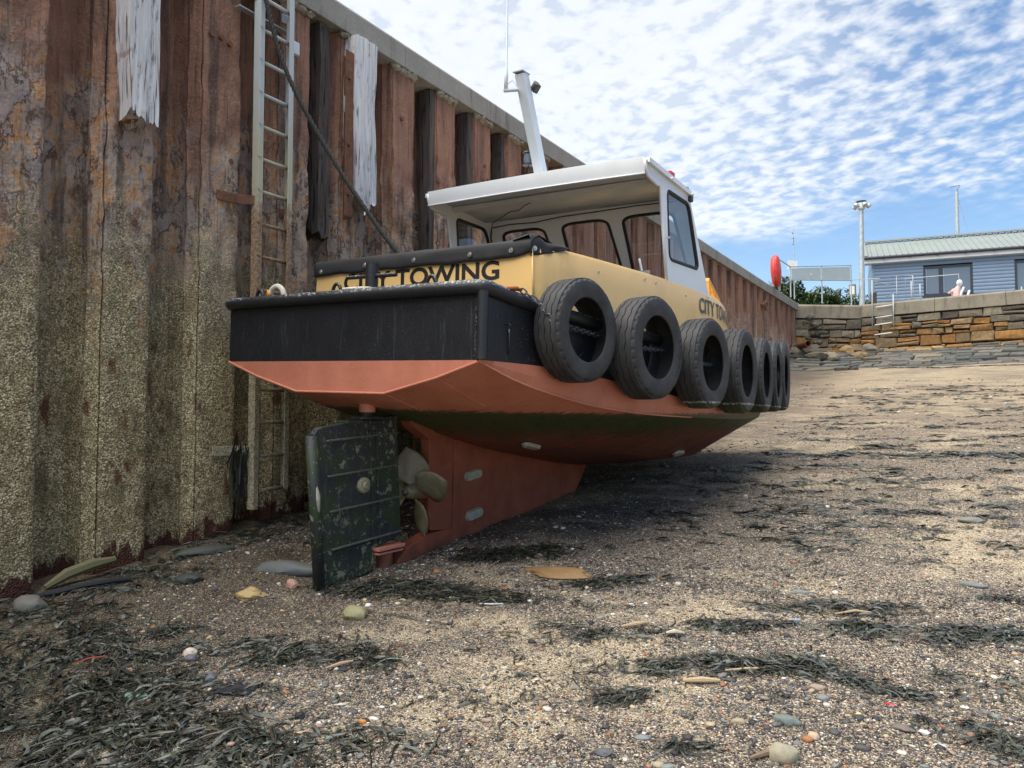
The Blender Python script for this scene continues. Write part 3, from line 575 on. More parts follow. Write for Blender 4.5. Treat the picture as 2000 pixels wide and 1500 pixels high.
# skeg, aperture, heel
def plate(poly, th, s=CL): return [(s - th / 2, a, u) for a, u in poly]
def skeg_part(name, poly, th, mat, bevel=.004, parent=None): return MB().prism(plate(poly, th), (th, 0, 0)).build(name, M[mat], parent or boat, bevel=bevel)
skeg = skeg_part('skeg', [(.99, -.40), (.985, -.62), (1.0, -1.20), (1.03, -1.37), (1.36, -1.40), (1.36, -1.62), (2.2, -1.50), (3.476, -1.30), (3.74, -1.00), (3.9, -.86)], .085, 'skeg')
skeg_part('stern_post', [(.70, -.40), (.78, -.50), (.96, -.60), (1.02, -.60), (1.05, -.40)], .13, 'skeg')
skeg_part('heel_bar', [(.62, -1.62), (.64, -1.545), (.72, -1.475), (1.0, -1.39), (1.36, -1.385), (1.36, -1.60), (1.0, -1.66), (.66, -1.70)], .11, 'skeg')
c = MB(); c.box((CL, 1.365, -1.02), (.112, .10, .80)); c.build('doubler_plate', M['skeg'], skeg, bevel=.004)
c = MB(); c.prism([(CL - .13, .33, -1.655), (CL + .13, .36, -1.655), (CL + .13, .72, -1.655), (CL - .13, .75, -1.655)], (0, 0, -.028)); c.build('heel_plate', M['weld'], boat, bevel=.004)
c = MB(); c.box((CL + .01, .53, -1.43), (.15, .30, .026)); c.box((CL + .01, .53, -1.465), (.13, .28, .016)); c.build('pintle_plate', M['weld'], boat, bevel=.004)
MB().tube([(CL, .53, -1.66), (CL, .53, -1.46)], .065, 16).build('heel_bearing', M['skeg'], boat, smooth=40)
MB().tube([(CL, .90, -1.03), (CL, 1.03, -1.03)], .075, 18).build('stern_tube', M['skeg'], boat, smooth=40)
def pill(name, c, u, v, L, h, th, mat, n=6):               # rounded bar (anode) lying on a surface: centre, long axis, short axis
    c = Vector(c); u = Vector(u).normalized(); v = Vector(v); v = (v - u * v.dot(u)).normalized(); w = u.cross(v); P = []
    for k in range(n + 1):
        t = -pi / 2 + pi * k / n; P.append((L / 2 - h / 2 + h / 2 * cos(t), h / 2 * sin(t)))
    for k in range(n + 1):
        t = pi / 2 + pi * k / n; P.append((-L / 2 + h / 2 + h / 2 * cos(t), h / 2 * sin(t)))
    mb = MB(); b0 = [c + u * x + v * y for x, y in P]; b1 = [c + u * x * .93 + v * y * .82 + w * th for x, y in P]; k = len(P)
    mb.add(b0 + b1, [tuple(range(k, 2 * k))] + [(i, (i + 1) % k, k + (i + 1) % k, k + i) for i in range(k)])
    return mb.build(name, M[mat], boat, smooth=40)
pill('anode', (CL + .043, 1.60, -.945), (0, 1, .13), (0, 0, 1), .24, .088, .028, 'zinc'); pill('anode', (CL + .043, 1.63, -1.30), (0, 1, .16), (0, 0, 1), .24, .092, .028, 'zinc')
def on_bottom(a, t, k_=0):
    ia, ib = (('k1', 'k2'), ('k2', 'c'))[k_]                                       # point and axes on the panel between inner and outer knuckle
    A0 = Vector((CL + hull(ia + 'y', a), a, hull(ia + 'u', a))); B0 = Vector((CL + hull(ib + 'y', a), a, hull(ib + 'u', a)))
    A1 = Vector((CL + hull(ia + 'y', a + .2), a + .2, hull(ia + 'u', a + .2))); B1 = Vector((CL + hull(ib + 'y', a + .2), a + .2, hull(ib + 'u', a + .2)))
    p = A0.lerp(B0, t); return p, A1.lerp(B1, t) - p, B0 - A0
for a, t, k_ in ((1.71, .29, 0), (3.98, .16, 1)):
    p, u, v = on_bottom(a, t, k_); w_ = u.cross(v).normalized(); w_ = w_ if w_.z < 0 else -w_; p = p + w_ * .006; pill('anode', p, u, v if u.cross(v).z < 0 else -v, .25, .092, .03, 'zinc')

# rudder
rud_poly = [(-.245, -.53), (-.20, -.485), (.26, -.430), (.60, -.405), (.69, -1.36), (.395, -1.43), (.385, -1.57), (.30, -1.60), (-.125, -1.66), (-.16, -1.2)]
rb = skeg_part('rudder_blade', rud_poly, .055, 'rudder', .006)
def rud_x(u, edge):                                         # fore and aft edges of the blade at height u
    return lerp(-.245, -.125, (u + .53) / -1.10) if edge < 0 else lerp(.60, .69, (u + .405) / -.955)
for u, t0 in ((-.56, .06), (-.815, .05), (-1.07, .05), (-1.345, .05)):
    MB().prism([(CL + .0275, rud_x(u, -1) + t0 + .05, u - .012), (CL + .0275, rud_x(u, 1) - .012, u + .030), (CL + .0275, rud_x(u, 1) - .012, u + .016), (CL + .0275, rud_x(u, -1) + t0 + .05, u - .026)], (.022, 0, 0)).build('stiffener', M['rib'], rb, bevel=.004)
MB().prism([(CL + .0275, -.03, -1.385), (CL + .0275, .36, -1.36), (CL + .0275, .36, -1.372), (CL + .0275, -.03, -1.397)], (.012, 0, 0)).build('stiffener', M['rudder'], rb)
for a0, a1, w in ((.30, .37, .016), (.37, .44, .016)): MB().bar((CL + .032, a0, -.50), (CL + .032, a1, -1.40), w, .012, (1, 0, 0)).build('stiffener', M['rudder'], rb, bevel=.003)
MB().tube([(CL, -.245, -.54), (CL, -.185, -1.1), (CL, -.13, -1.65)], .043, 12).build('trailing_tube', M['rudder'], rb, smooth=True)
c = MB(); c.tube([(CL + .024, -.222, -.83), (CL + .03, -.20, -.98), (CL + .026, -.178, -1.16)], [.010, .022, .010], 8); c.build('bare_edge', M['zinc'], rb, smooth=True)
c = MB(); c.lathe([(.0, .045), (.022, .045), (.026, .04), (.030, .028), (.045, .03), (.058, .022), (.062, 0)], 20, Matrix.Translation((CL + .03, .245, -.925)) @ frame_from((1, 0, 0)).to_4x4()); c.build('zinc_button', M['button'], rb, smooth=40)
c = MB(); c.tube([(CL, .30, -.28), (CL, .30, -.375)], .062, 16); c.build('stock_tube', M['weld'], boat, smooth=40)
c = MB(); c.tube([(CL, .30, -.36), (CL, .30, -.45)], .044, 14); c.box((CL, .24, -.448), (.13, .40, .022)); c.box((CL, .30, -.418), (.17, .20, .022)); c.build('rudder_stock', M['rudder'], boat, bevel=.003)

# propeller
pm = Matrix.Translation((CL, .86, -1.03)) @ frame_from((0, -1, 0), (1, 0, 0)).to_4x4()   # local z aft, local x starboard
prop = MB().lathe([(0, .10), (.035, .095), (.055, .07), (.062, .02), (.064, -.05), (.05, -.06)], 20, pm).build('propeller_hub', M['bronze'], boat, smooth=40)
MB().tube([pm @ Vector((0, 0, .07)), pm @ Vector((0, 0, .125))], .028, 6).build('shaft_nut', M['rudder'], prop)
for k in range(4):
    ang = radians([17, 104, 197, 292][k]); mb = MB(); rows = []
    for i in range(13):
        t = i / 12; r = .045 + .33 * t; w = .37 * (sin(pi * min(1, (t * .93 + .10))) ** .62) * (.35 + .65 * smst(0, .5, t)); pitch = radians(52 - 30 * t); r_ = []
        for j in range(7):
            s = (j / 6 - .5) * w; a_ = ang + s * cos(pitch) / max(r, .09); rr = r * (1 - .02 * (2 * j / 6 - 1) ** 2)
            r_.append(pm @ Vector((rr * cos(a_), -rr * sin(a_) * -1, s * sin(pitch) * .8 + .012 * (1 - (2 * j / 6 - 1) ** 2))))
        rows.append(r_)
    mb.grid(rows); o = mb.build('blade', M['bronze'], prop, smooth=True); sd = o.modifiers.new('solid', 'SOLIDIFY'); sd.thickness = .008; sd.offset = 0

# aft deck fittings
bol = MB().tube([(CL + .11, .20, .46), (CL + .11, .20, .735)], .048, 18).build('bollard', M['rail'], boat, smooth=40)
MB().tube([(CL - .145, .20, .645), (CL + .355, .20, .638)], .0155, 10).build('cross_bar', M['rail'], bol, smooth=40)
for s in (.86, -.045, -.92):
    MB().tube([(CL + s + .042 * cos(t), -.0, .500 + .066 * sin(t)) for t in np.linspace(-.15, pi + .15, 14)], .013, 8).build('lifting_lug', M['rail'], boat, smooth=True)
c = MB(); rp = []
for i in range(70): t = i / 69 * 2 * pi * 3; rp.append((CL - .02 + (.16 + .02 * sin(t * .7)) * cos(t), .15 + .07 * sin(t), .505 + .012 * (i / 23)))
c.tube(rp, .013, 6); tag(c.build('rope_coil', M['rope_white'], smooth=True), 'small coil of white rope behind the stern rail by the bollard', 'rope').matrix_world = BM
c = MB(); c.tube([(CL - .79 + .085 * cos(t), .06, .51 + .09 * sin(t)) for t in np.linspace(0, pi, 14)], .022, 8); o = c.build('rope_eye', M['rope_white'], smooth=True); o.matrix_world = BM; tag(o, 'white rope eye standing up at the port end of the stern rail', 'rope')
c = MB(); c.tube([(CL - .878, .06, .52), (CL - .868, .06, .57)], .027, 8); y_ = c.build('yellow_tape', M['yellow2'], o, smooth=True)

# yellow house: sides, aft wall, fore deck
YA = [.8, 1.1, 1.5, 2.2, 3.0, 4.2, 4.8, 5.3, 5.5, 5.66]; YY = [1.133, 1.19, 1.235, 1.27, 1.288, 1.27, 1.20, 1.09, .99, .72]; YU = [.90, .90, .903, .91, .92, .925, .905, .84, .76, .66]
yy = lambda a: catmull(YA, YY, a); yu = lambda a: catmull(YA, YU, a)
def house_side(sgn, a0, a1, n=30):
    rows = []
    for a in np.linspace(a0, a1, n):
        b0 = hull('gu', a) - .05; r = []
        for t in np.linspace(0, 1, 5): r.append((CL + sgn * (yy(a) + .03 * (1 - t)), a, lerp(b0, yu(a) - .03, t)))
        r.append((CL + sgn * (yy(a) - .012), a, yu(a) - .006)); r.append((CL + sgn * (yy(a) - .05), a, yu(a))); rows.append(r)
    return rows
for sgn in (1, -1): o = MB().grid(house_side(sgn, .8, 5.66, 40)).build('house_side', M['yellow'], boat, smooth=45); sd = o.modifiers.new('solid', 'SOLIDIFY'); sd.thickness = .02; sd.offset = 0
MB().prism([(CL - 1.172, .785, .40), (CL + 1.172, .785, .40), (CL + 1.143, .785, .87), (CL + 1.10, .785, .90), (CL - 1.10, .785, .90), (CL - 1.143, .785, .87)], (0, .03, 0)).build('aft_wall', M['yellow'], boat, bevel=.004)
rows = []
for a in np.linspace(3.95, 5.66, 20): rows.append([(CL + x * (yy(a) - .05), a, yu(a) + .05 * (1 - x * x)) for x in np.linspace(-1, 1, 9)])
for dz in (.12, .30): rows.append([(CL + x * .66, 5.70 + .05 * (1 - x * x), .66 - dz) for x in np.linspace(-1, 1, 9)])
MB().grid(rows).build('fore_deck', M['yellow'], boat, smooth=40)
MB().box((CL, 2.4, .36), (2.4, 3.2, .02)).build('cockpit_floor', M['floor'], boat)
for sgn in (1, -1): bead([(CL + sgn * (yy(a) - .03), a, yu(a) + .004) for a in np.linspace(1.08, 3.02, 12)], .008, 'edge_bead', 'yellow')
bead([(CL + 1.168, .788, .45), (CL + 1.145, .788, .86)], .008, 'corner_bead', 'yellow')
for a, du in ((1.62, .10), (2.45, .055), (2.68, .06), (3.42, .10)):
    c = MB(); c.tube([(CL + yy(a), a, yu(a) - du), (CL + yy(a) + .02, a, yu(a) - du - .004)], .012, 6); c.build('cover_stud', M['galv_dull'], boat)
# lettering on the aft wall and the bow quarter
vs_, fs_ = text_mesh('CITY TOWING', .028, .0); c = MB(); c.add([(CL - .80 + 1.66 * x, .7835, .648 + .150 * y) for x, y, z in vs_], fs_); c.build('lettering', M['ink'], boat)
c = MB(); vs_, fs_ = text_mesh('CITY TOWING', .022, .0)
c.add([(CL + yy(3.80 + 1.62 * x) + .03 * (1 - (.67 + .16 * y - .24) / .6) + .018, 3.80 + 1.62 * x, .69 + .165 * y - .10 * max(0, x - .45) ** 1.5) for x, y, z in vs_], fs_); c.build('lettering', M['ink2'], boat)

# black cover over the cockpit edge
rows = []; xs = np.linspace(-1.16, 1.155, 60)
for j, (a, u) in enumerate([(.764, .80), (.760, .83), (.758, .87), (.762, .905), (.775, .928), (.80, .938), (.86, .935), (.95, .925), (1.10, .905), (1.30, .885), (1.5, .87)]):
    r = []
    for x in xs:
        w = noise.noise(Vector((x * 3.2, j * .35, 2))); f = noise.noise(Vector((x * 9, j * .5, 7)))
        pk = math.exp(-((x - 1.07) / .13) ** 2); hem = .012 * noise.noise(Vector((x * 4, 0, 0)))
        uu = u + .010 * w + .004 * f + (pk * .055 * smst(.78, .84, a) if j > 3 else 0) + (hem + (.03 * smst(1.02, 1.16, x)) if j < 2 else 0) - (.03 * smst(.9, 1.7, a))
        r.append((CL + x, a + (.010 * w + .006 * f) * (1 if j < 5 else .3), uu))
    rows.append(r)
cov = MB().grid(rows).build('cockpit_cover', M['cloth'], boat, smooth=True); sd = cov.modifiers.new('solid', 'SOLIDIFY'); sd.thickness = .006; sd.offset = -1
rows = []
for i, a in enumerate(np.linspace(.765, 1.20, 16)):
    t = i / 15; d = .115 * (1 - t) ** .8 + .012; y_o = yy(max(.8, a)) + .014; r = []
    for j in range(7):
        q = j / 6; fw = .012 * noise.noise(Vector((a * 14, q * 2, 3))); r.append((CL + y_o - .05 * max(0, .35 - q) + fw, a, yu(max(.8, a)) + .030 + .045 * math.exp(-((a - .82) / .09) ** 2) * (1 - q) - d * q + .008 * noise.noise(Vector((a * 9, q, 8)))))
    r.insert(0, (CL + y_o - .16, a, yu(max(.8, a)) + .0 + .03 * (1 - t))); rows.append(r)
fl = MB().grid(rows).build('cover_flap', M['cloth'], boat, smooth=True); sd = fl.modifiers.new('solid', 'SOLIDIFY'); sd.thickness = .005; sd.offset = 0
for x in (-1.06, -.52, .03, .60, .985, 1.125):
    c = MB(); p = Vector((CL + x, .750, .855 - .02 * (x < -.9))); n_ = (0, -1, 0)
    if x > 1.1: p = Vector((CL + 1.162, .80, .862)); n_ = (1, -.3, 0)
    c.lathe([(0, .010), (.008, .010), (.009, .004), (.018, .005), (.020, 0)], 12, Matrix.Translation(p) @ frame_from(n_).to_4x4()); c.build('eyelet', M['steel'], cov, smooth=40)

# ---- cabin
def window_wall(name, mapf, cells, th, nrm, mats, parent, gasket=.021):
    """panel made of cells (u0,u1,v0,v1, hole corners BL BR TR TL, radius); holes get a rubber gasket and a pane"""
    mb = MB(); nrm = Vector(nrm); holes = []
    for (u0, u1, v0, v1, H, rad) in cells:
        cor = [(u0, v0), (u1, v0), (u1, v1), (u0, v1)]; inner = []; outer = []
        for k in range(4):
            P = Vector(H[k]); A_ = Vector(H[k - 1]); B_ = Vector(H[(k + 1) % 4]); ia = P + (A_ - P).normalized() * min(rad, (A_ - P).length * .45); ib = P + (B_ - P).normalized() * min(rad, (B_ - P).length * .45)
            C_ = Vector(cor[k]); pa = ia.copy(); pb = ib.copy()
            ax = 0 if k in (1, 3) else 1                   # side before the corner: bottom for k=1, left for k=0 ...
            if k == 0: pa.x = u0; pb.y = v0
            if k == 1: pa.y = v0; pb.x = u1
            if k == 2: pa.x = u1; pb.y = v1
            if k == 3: pa.y = v1; pb.x = u0
            for j in range(7):
                t = j / 6; inner.append((1 - t) ** 2 * ia + 2 * t * (1 - t) * P + t * t * ib)
                outer.append(pa.lerp(C_, t * 2) if t <= .5 else C_.lerp(pb, t * 2 - 1))
        n = len(inner); I = [Vector(mapf(*p)) for p in inner]; O_ = [Vector(mapf(*p)) for p in outer]
        mb.add(O_ + I + [p + nrm * th for p in O_] + [p + nrm * th for p in I], [(i, (i + 1) % n, n + (i + 1) % n, n + i) for i in range(n)] + [(2 * n + (i + 1) % n, 2 * n + i, 3 * n + i, 3 * n + (i + 1) % n) for i in range(n)] + [(n + i, n + (i + 1) % n, 3 * n + (i + 1) % n, 3 * n + i) for i in range(n)] + [(i, 2 * n + i, 2 * n + (i + 1) % n, (i + 1) % n) for i in range(n)])
        holes.append(I)
    w = mb.build(name, mats[0], parent)
    for I in holes:
        mid = [p + nrm * th * .5 for p in I]; c_ = sum(mid, Vector()) / len(mid)
        wf = MB().tube([p + (c_ - p).normalized() * .002 for p in mid], gasket, 6, closed=True).build('window', mats[1], w, smooth=True)
        MB().add(mid, [tuple(range(len(mid)))]).build('pane', mats[2], wf)
    return w
cab_t = .022
for sgn in (1, -1):
    X = CL + sgn * 1.288
    # side panel: (a,u) by bilinear map over the raked quad
    q = [(2.98, .915), (4.12, .915), (3.50, 1.845), (2.775, 1.80)]
    def mp(u, v, X=X, q=q):
        a = (1 - v) * ((1 - u) * q[0][0] + u * q[1][0]) + v * ((1 - u) * q[3][0] + u * q[2][0]); z = (1 - v) * ((1 - u) * q[0][1] + u * q[1][1]) + v * ((1 - u) * q[3][1] + u * q[2][1]); return (X, a, z)
    sd_ = window_wall('cabin_side', mp, [(0, 1, 0, 1, [(.075, .235), (.845, .245), (.925, .915), (.19, .965)], .09)], cab_t, (-sgn, 0, 0), (M['white'], M['rubber'], M['glass']), boat)
    kn = [(2.775, 1.80), (2.765, 1.775), (2.72, 1.77), (2.62, 1.79), (2.545, 1.797), (2.51, 1.80), (2.47, 1.83), (2.445, 1.90), (2.435, 1.935), (2.9, 1.90), (3.5, 1.845)]
    MB().prism([(X, a, u) for a, u in kn], (-sgn * cab_t, 0, 0)).build('knee', M['white'], sd_)
    MB().tube([(X - sgn * .011, 2.98, .92), (X - sgn * .011, 2.88, 1.35), (X - sgn * .011, 2.768, 1.775), (X - sgn * .011, 2.70, 1.775), (X - sgn * .011, 2.56, 1.795), (X - sgn * .011, 2.49, 1.81), (X - sgn * .011, 2.445, 1.87), (X - sgn * .011, 2.43, 1.945)], .0165, 8).build('edge_tube', M['white'], sd_, smooth=True)
    MB().prism([(X, a, u) for a, u in [(2.98, .915), (4.12, .915), (4.14, .885), (2.98, .86)]], (-sgn * cab_t, 0, 0)).build('sill', M['white'], sd_)
qf = [(4.12, .60), (3.50, 1.845)]
def mf(u, v): x = CL + (u - .5) * 2.53; a = lerp(4.12, 3.50, v); return (x, a, lerp(.915, 1.845, v))
window_wall('cabin_front', mf, [(0, .365, 0, 1, [(.065, .30), (.325, .30), (.305, .875), (.075, .875)], .07), (.365, .665, 0, 1, [(.395, .25), (.645, .25), (.63, .885), (.40, .885)], .07), (.665, 1, 0, 1, [(.69, .06), (.945, .06), (.93, .885), (.70, .885)], .07)], cab_t, (0, -.83, -.55), (M['whitein'], M['rubber'], M['glass']), boat)
rows = []
for a, u in ((2.43, 1.945), (2.8, 1.925), (3.2, 1.893), (3.54, 1.86)): rows.append([(CL + x * 1.30, a, u + .012 * (1 - x * x)) for x in np.linspace(-1, 1, 9)])
rf = MB().grid(rows).build('roof', M['white'], boat, smooth=True); sd = rf.modifiers.new('solid', 'SOLIDIFY'); sd.thickness = .03; sd.offset = -1
rows = [[(CL + x * 1.275, a, u + .012 * (1 - x * x)) for x in np.linspace(-1, 1, 9)] for a, u in ((2.45, 1.972), (2.424, 1.966), (2.424, 1.945), (2.436, 1.83), (2.442, 1.815), (2.47, 1.815), (2.475, 1.84))]
rl = MB().grid(rows).build('roof_lip', M['white'], boat, smooth=25)
MB().tube([(CL + x * 1.275, 2.436, 1.815 + .012 * (1 - x * x)) for x in np.linspace(-1, 1, 9)], .008, 6).build('drip_bead', M['white'], rl, smooth=True)
MB().bar((CL - 1.26, 2.88, 1.862), (CL + 1.26, 2.88, 1.862), .07, .05).build('roof_beam', M['whitein'], boat)
MB().bar((CL - 1.31, 2.44, 1.935), (CL - 1.31, 3.5, 1.862), .02, .045).build('roof_edge', M['white'], boat); MB().bar((CL + 1.31, 2.44, 1.935), (CL + 1.31, 3.5, 1.862), .02, .045).build('roof_edge', M['white'], boat)
# wiring, grab pole
def cable(pts, r=.005): return MB().tube(pts, r, 5).build('cable', M['plastic'], boat, smooth=True)
cable([(CL - 1.20, 3.60, 1.40), (CL - 1.20, 3.52, 1.66), (CL - 1.15, 3.46, 1.76), (CL - .9, 3.455, 1.775), (CL - .55, 3.455, 1.762), (CL - .2, 3.455, 1.79), (CL + .2, 3.455, 1.795), (CL + .7, 3.455, 1.805), (CL + 1.2, 3.455, 1.80)], .007)
cable([(CL - 1.21, 3.58, 1.45), (CL - 1.2, 3.50, 1.68), (CL - 1.1, 3.40, 1.80), (CL - .75, 3.25, 1.862), (CL - .6, 3.2, 1.85), (CL - .45, 3.1, 1.868), (CL - .2, 2.95, 1.875)], .005)
cable([(CL - 1.215, 3.70, 1.2), (CL - 1.215, 3.60, 1.40)], .012)
MB().tube([(CL + .62, 3.78, 1.30), (CL + .80, 3.55, .95)], .013, 8).build('grab_pole', M['white'], boat, smooth=True)
c = MB(); c.box((CL + .60, 3.50, 1.04), (.55, .03, .16)); c.build('instrument_shelf', M['whitein'], boat, bevel=.01)
# mast, aerial, lights
mast = MB(); m0 = Vector((CL, 2.77, 1.90)); m1 = Vector((CL, 2.295, 2.945)); mast.bar(m0, m1, .105, .105, (0, 1, 0)); mo = mast.build('mast', M['mast'], boat, bevel=.010)
MB().box(m1 + Vector((0, 0, .0)), (.115, .14, .010)).build('mast_cap', M['galv_dull'], mo)
MB().bar(m1 + Vector((-.03, 0, -.16)), m1 + Vector((-.17, -.05, -.16)), .05, .012).build('aerial_bracket', M['galv_dull'], mo, bevel=.002)
MB().tube([m1 + Vector((-.15, -.04, -.15)), m1 + Vector((-.15, -.04, .02)), m1 + Vector((-.15, -.04, .06)), m1 + Vector((-.16, -.04, .9)), m1 + Vector((-.165, -.04, 1.7))], [.022, .018, .010, .008, .005], 8).build('whip_aerial', M['mast'], mo, smooth=True)
MB().tube([m1 + Vector((-.145, -.04, -.10)), m1 + Vector((-.09, -.02, -.06)), m1 + Vector((-.05, 0, -.12))], .005, 5).build('cable', M['mast'], mo)
fl_ = MB().bar(m1 + Vector((.05, .08, -.16)), m1 + Vector((.05, .08, -.06)), .05, .03).build('floodlight_bracket', M['galv_dull'], mo); MB().lathe([(0, .03), (.058, .03), (.062, .015), (.062, -.02), (.04, -.03), (0, -.03)], 4, Matrix.Translation(m1 + Vector((.085, .13, -.11))) @ frame_from((.35, .93, -.1)).to_4x4()).build('floodlight', M['plastic'], fl_, smooth=40)
p = m0.lerp(m1, .24) + Vector((-.115, -.03, .05)); nl = MB().lathe([(0, .075), (.05, .075), (.055, .06), (.04, .055), (.04, -.045), (.055, -.05), (.055, -.065), (0, -.07)], 14, Matrix.Translation(p)).build('mast_light', M['plastic'], mo, smooth=40)
MB().lathe([(.042, .05), (.046, .0), (.042, -.045)], 14, Matrix.Translation(p)).build('lens', M['pane'], nl, smooth=True); MB().bar(p + Vector((.03, .01, -.06)), p + Vector((.09, .03, -.06)), .04, .012).build('light_bracket', M['galv_dull'], nl)
cable([tuple(p + Vector((.0, 0, -.06))), tuple(p + Vector((.05, 0, -.16))), (CL - .05, 2.72, 1.93)], .005); cable([(CL + .05, 2.70, 2.05), (CL + .085, 2.74, 1.98), (CL + .10, 2.76, 1.93)], .005)
dm = MB().lathe([(0, .075), (.07, .068), (.12, .045), (.14, 0), (.13, -.03)], 20, Matrix.Translation((CL + 1.10, 3.25, 1.945))).build('white_dome', M['mast'], boat, smooth=40)
MB().box((CL + 1.15, 3.28, 2.03), (.09, .12, .05)).build('red_light', M['red'], dm, bevel=.008)
fb = MB().box((CL + 1.27, 3.50, 1.835), (.10, .075, .10)).build('deck_floodlight', M['plastic'], boat, bevel=.012); MB().box((CL + 1.27, 3.47, 1.90), (.03, .03, .06)).build('floodlight_bracket', M['plastic'], fb)
for a, u in ((2.93, 1.88), (3.46, 1.852)): MB().tube([(CL + 1.32, a, u), (CL + 1.345, a, u)], .013, 8).build('roof_stud', M['white'], boat)
MB().tube([(CL + 1.295, 2.955, 1.32), (CL + 1.315, 2.955, 1.32)], .012, 8).build('door_catch', M['galv_dull'], boat)
# yellow bow rail
br = MB(); A_ = Vector((CL + 1.0, 4.88, 1.20)); B_ = Vector((CL + .96, 5.36, 1.0)); br.bar(A_, A_ + Vector((0, .04, -.28)), .045, .045); br.bar(A_ + Vector((0, -.02, 0)), B_ + Vector((0, .02, 0)), .045, .045); br.bar(B_, B_ + Vector((0, .0, -.17)), .045, .045); mdp = A_.lerp(B_, .52); br.bar(mdp, mdp + Vector((0, .02, -.24)), .045, .045); br.build('bow_rail', M['yellow2'], boat, bevel=.004)

# ------------------------------------------------------------------ tyre fenders
def tyre_mesh():
    P = [(.250, .095), (.245, .088), (.236, .094), (.232, .103), (.238, .108), (.256, .112), (.300, .119), (.330, .1175), (.350, .1125), (.3575, .108), (.366, .094), (.3745, .090), (.3755, .074)]
    tr = [];
    for z in (.052, 0, -.052): tr += [(.378, z + .0038), (.369, z + .003), (.369, z - .003), (.378, z - .0038)]
    inner = [(.355, -.086), (.360, -.05), (.362, 0), (.360, .05), (.355, .086), (.30, .110), (.262, .104)]
    prof = P + tr + [(r, -z) for r, z in P[::-1]] + inner; k0 = len(P); k1 = k0 + len(tr); n = 132
    def mod(i, j, r, z):
        if k0 <= i < k1: z += .0045 * (1 if (j // 3) % 2 else -1) * (1 if (j % 3) != 0 else 0)
        if j % 4 == 0 and (i in (9, 10) or i in (k1 + 1, k1 + 2)): r -= .007; z *= .98
        return r, z
    mb = MB().lathe(prof, n, None, closed=True, rmod=mod); return mb
tyre0 = tyre_mesh().build('tyre_fender', M['tyre'], smooth=24); T_ME = tyre0.data
def ring_text(body, r, h, arc0, arc1, z):
    vs_, fs_ = text_mesh(body, .02, .012); c = MB()
    c.add([((r + h * y) * cos(lerp(arc0, arc1, x)), (r + h * y) * sin(lerp(arc0, arc1, x)), z + t * .16) for x, y, t in vs_], fs_); return c
def chain(name, path, wire, lw, ll, mat, label, group=None):
    P = [Vector(p) for p in path]; L = [0]
    for a, b in zip(P[:-1], P[1:]): L.append(L[-1] + (b - a).length)
    step = ll * .74; n = max(2, int(L[-1] / step)); mb = MB()
    for i in range(n):
        s = (i + .5) * L[-1] / n; c = Vector([np.interp(s, L, [q[k] for q in P]) for k in range(3)]); e = Vector([np.interp(min(s + .01, L[-1]), L, [q[k] for q in P]) for k in range(3)]); b = Vector([np.interp(max(s - .01, 0), L, [q[k] for q in P]) for k in range(3)])
        R = frame_from(e - b) @ Matrix.Rotation((pi / 2 if i % 2 else 0) + .35, 3, 'Z'); pts = []
        for t in np.linspace(0, 2 * pi, 14, endpoint=False):
            x = lw / 2 * cos(t); z = (ll / 2 - lw / 2) * (1 if sin(t) > 0 else -1) + lw / 2 * sin(t); pts.append(c + R @ Vector((x, 0, z)))
        mb.tube(pts, wire, 6, closed=True)
    return tag(mb.build(name, M[mat], smooth=True), label, 'chain', group)
TY = [(.815, .231, .247, .740, 7, 0), (1.557, .433, .168, .796, 6, 0), (2.427, .558, .089, .773, 2, 0), (3.287, .580, .056, .800, -4, 0), (4.201, .504, .048, .782, -7, 0), (4.981, .409, .062, .808, -9, 0), (5.646, .321, .084, .838, -9, 0)]
TL = ['worn tyre fender nearest the stern, chained to the rail by an orange shackle', 'large tyre fender second from the stern, yellow hull side showing through its hole', 'third tyre fender from the stern, chain across its hole and green wet foot', 'tyre fender fourth from the stern, between the last tyres with chains in view', 'tyre fender fifth from the stern, narrow view of its dark hole', 'tyre fender second from the bow', 'last tyre fender at the bow corner against the pale beach']
for i, (a, s, u, D, dl, tl) in enumerate(TY):
    o = tyre0 if i == 0 else tyre0.copy()
    if i: COL.objects.link(o)
    d_ = radians(dl); ax = (bS * cos(d_) - bA * sin(d_) + bU * .03).normalized(); up_ = (bU - ax * bU.dot(ax)).normalized()
    R = Matrix((up_.cross(ax), up_, ax)).transposed() @ Matrix.Rotation(random.uniform(0, 6.28) if i else .4, 3, 'Z'); k = D / .756
    p = BM @ Vector((s, a, u)); o.matrix_world = Matrix.Translation(p) @ R.to_4x4() @ Matrix.Diagonal((k, k, k, 1))
    tag(o, TL[i], 'tyre', 'tyre fenders along the boat side')
    if i == 1:
        R0 = Matrix((up_.cross(ax), up_, ax)).transposed(); o.matrix_world = Matrix.Translation(p) @ R0.to_4x4() @ Matrix.Diagonal((k, k, k, 1))
        t = ring_text('GOODYEAR', .292, .034, radians(16), radians(-40), .1205).build('sidewall_lettering', M['tyre'], o)
    if i < 4:                                              # chain through the tyre at mid height
        tv = (up_.cross(ax)).normalized(); q = [p + tv * x - ax * .015 + up_ * (.015 - .03 * abs(x) - .06 * (x)) for x in np.linspace(-.31, .31, 9)] if i == 0 else [p + tv * x - ax * .02 + up_ * (-.02 * x + .02 * (x * x) * 6) for x in np.linspace(-.31, .31, 9)]
        chain('fender_chain', q, .0055, .030, .052, 'chain', ['steel chain across the hole of the tyre nearest the stern', 'steel chain across the hole of the second tyre', 'steel chain across the hole of the third tyre', 'steel chain across the hole of the fourth tyre'][i], 'chains holding the tyre fenders')
rp_ = lambda a, s, u: BM @ Vector((s, a, u))
t1 = rp_(.815, .231, .247)
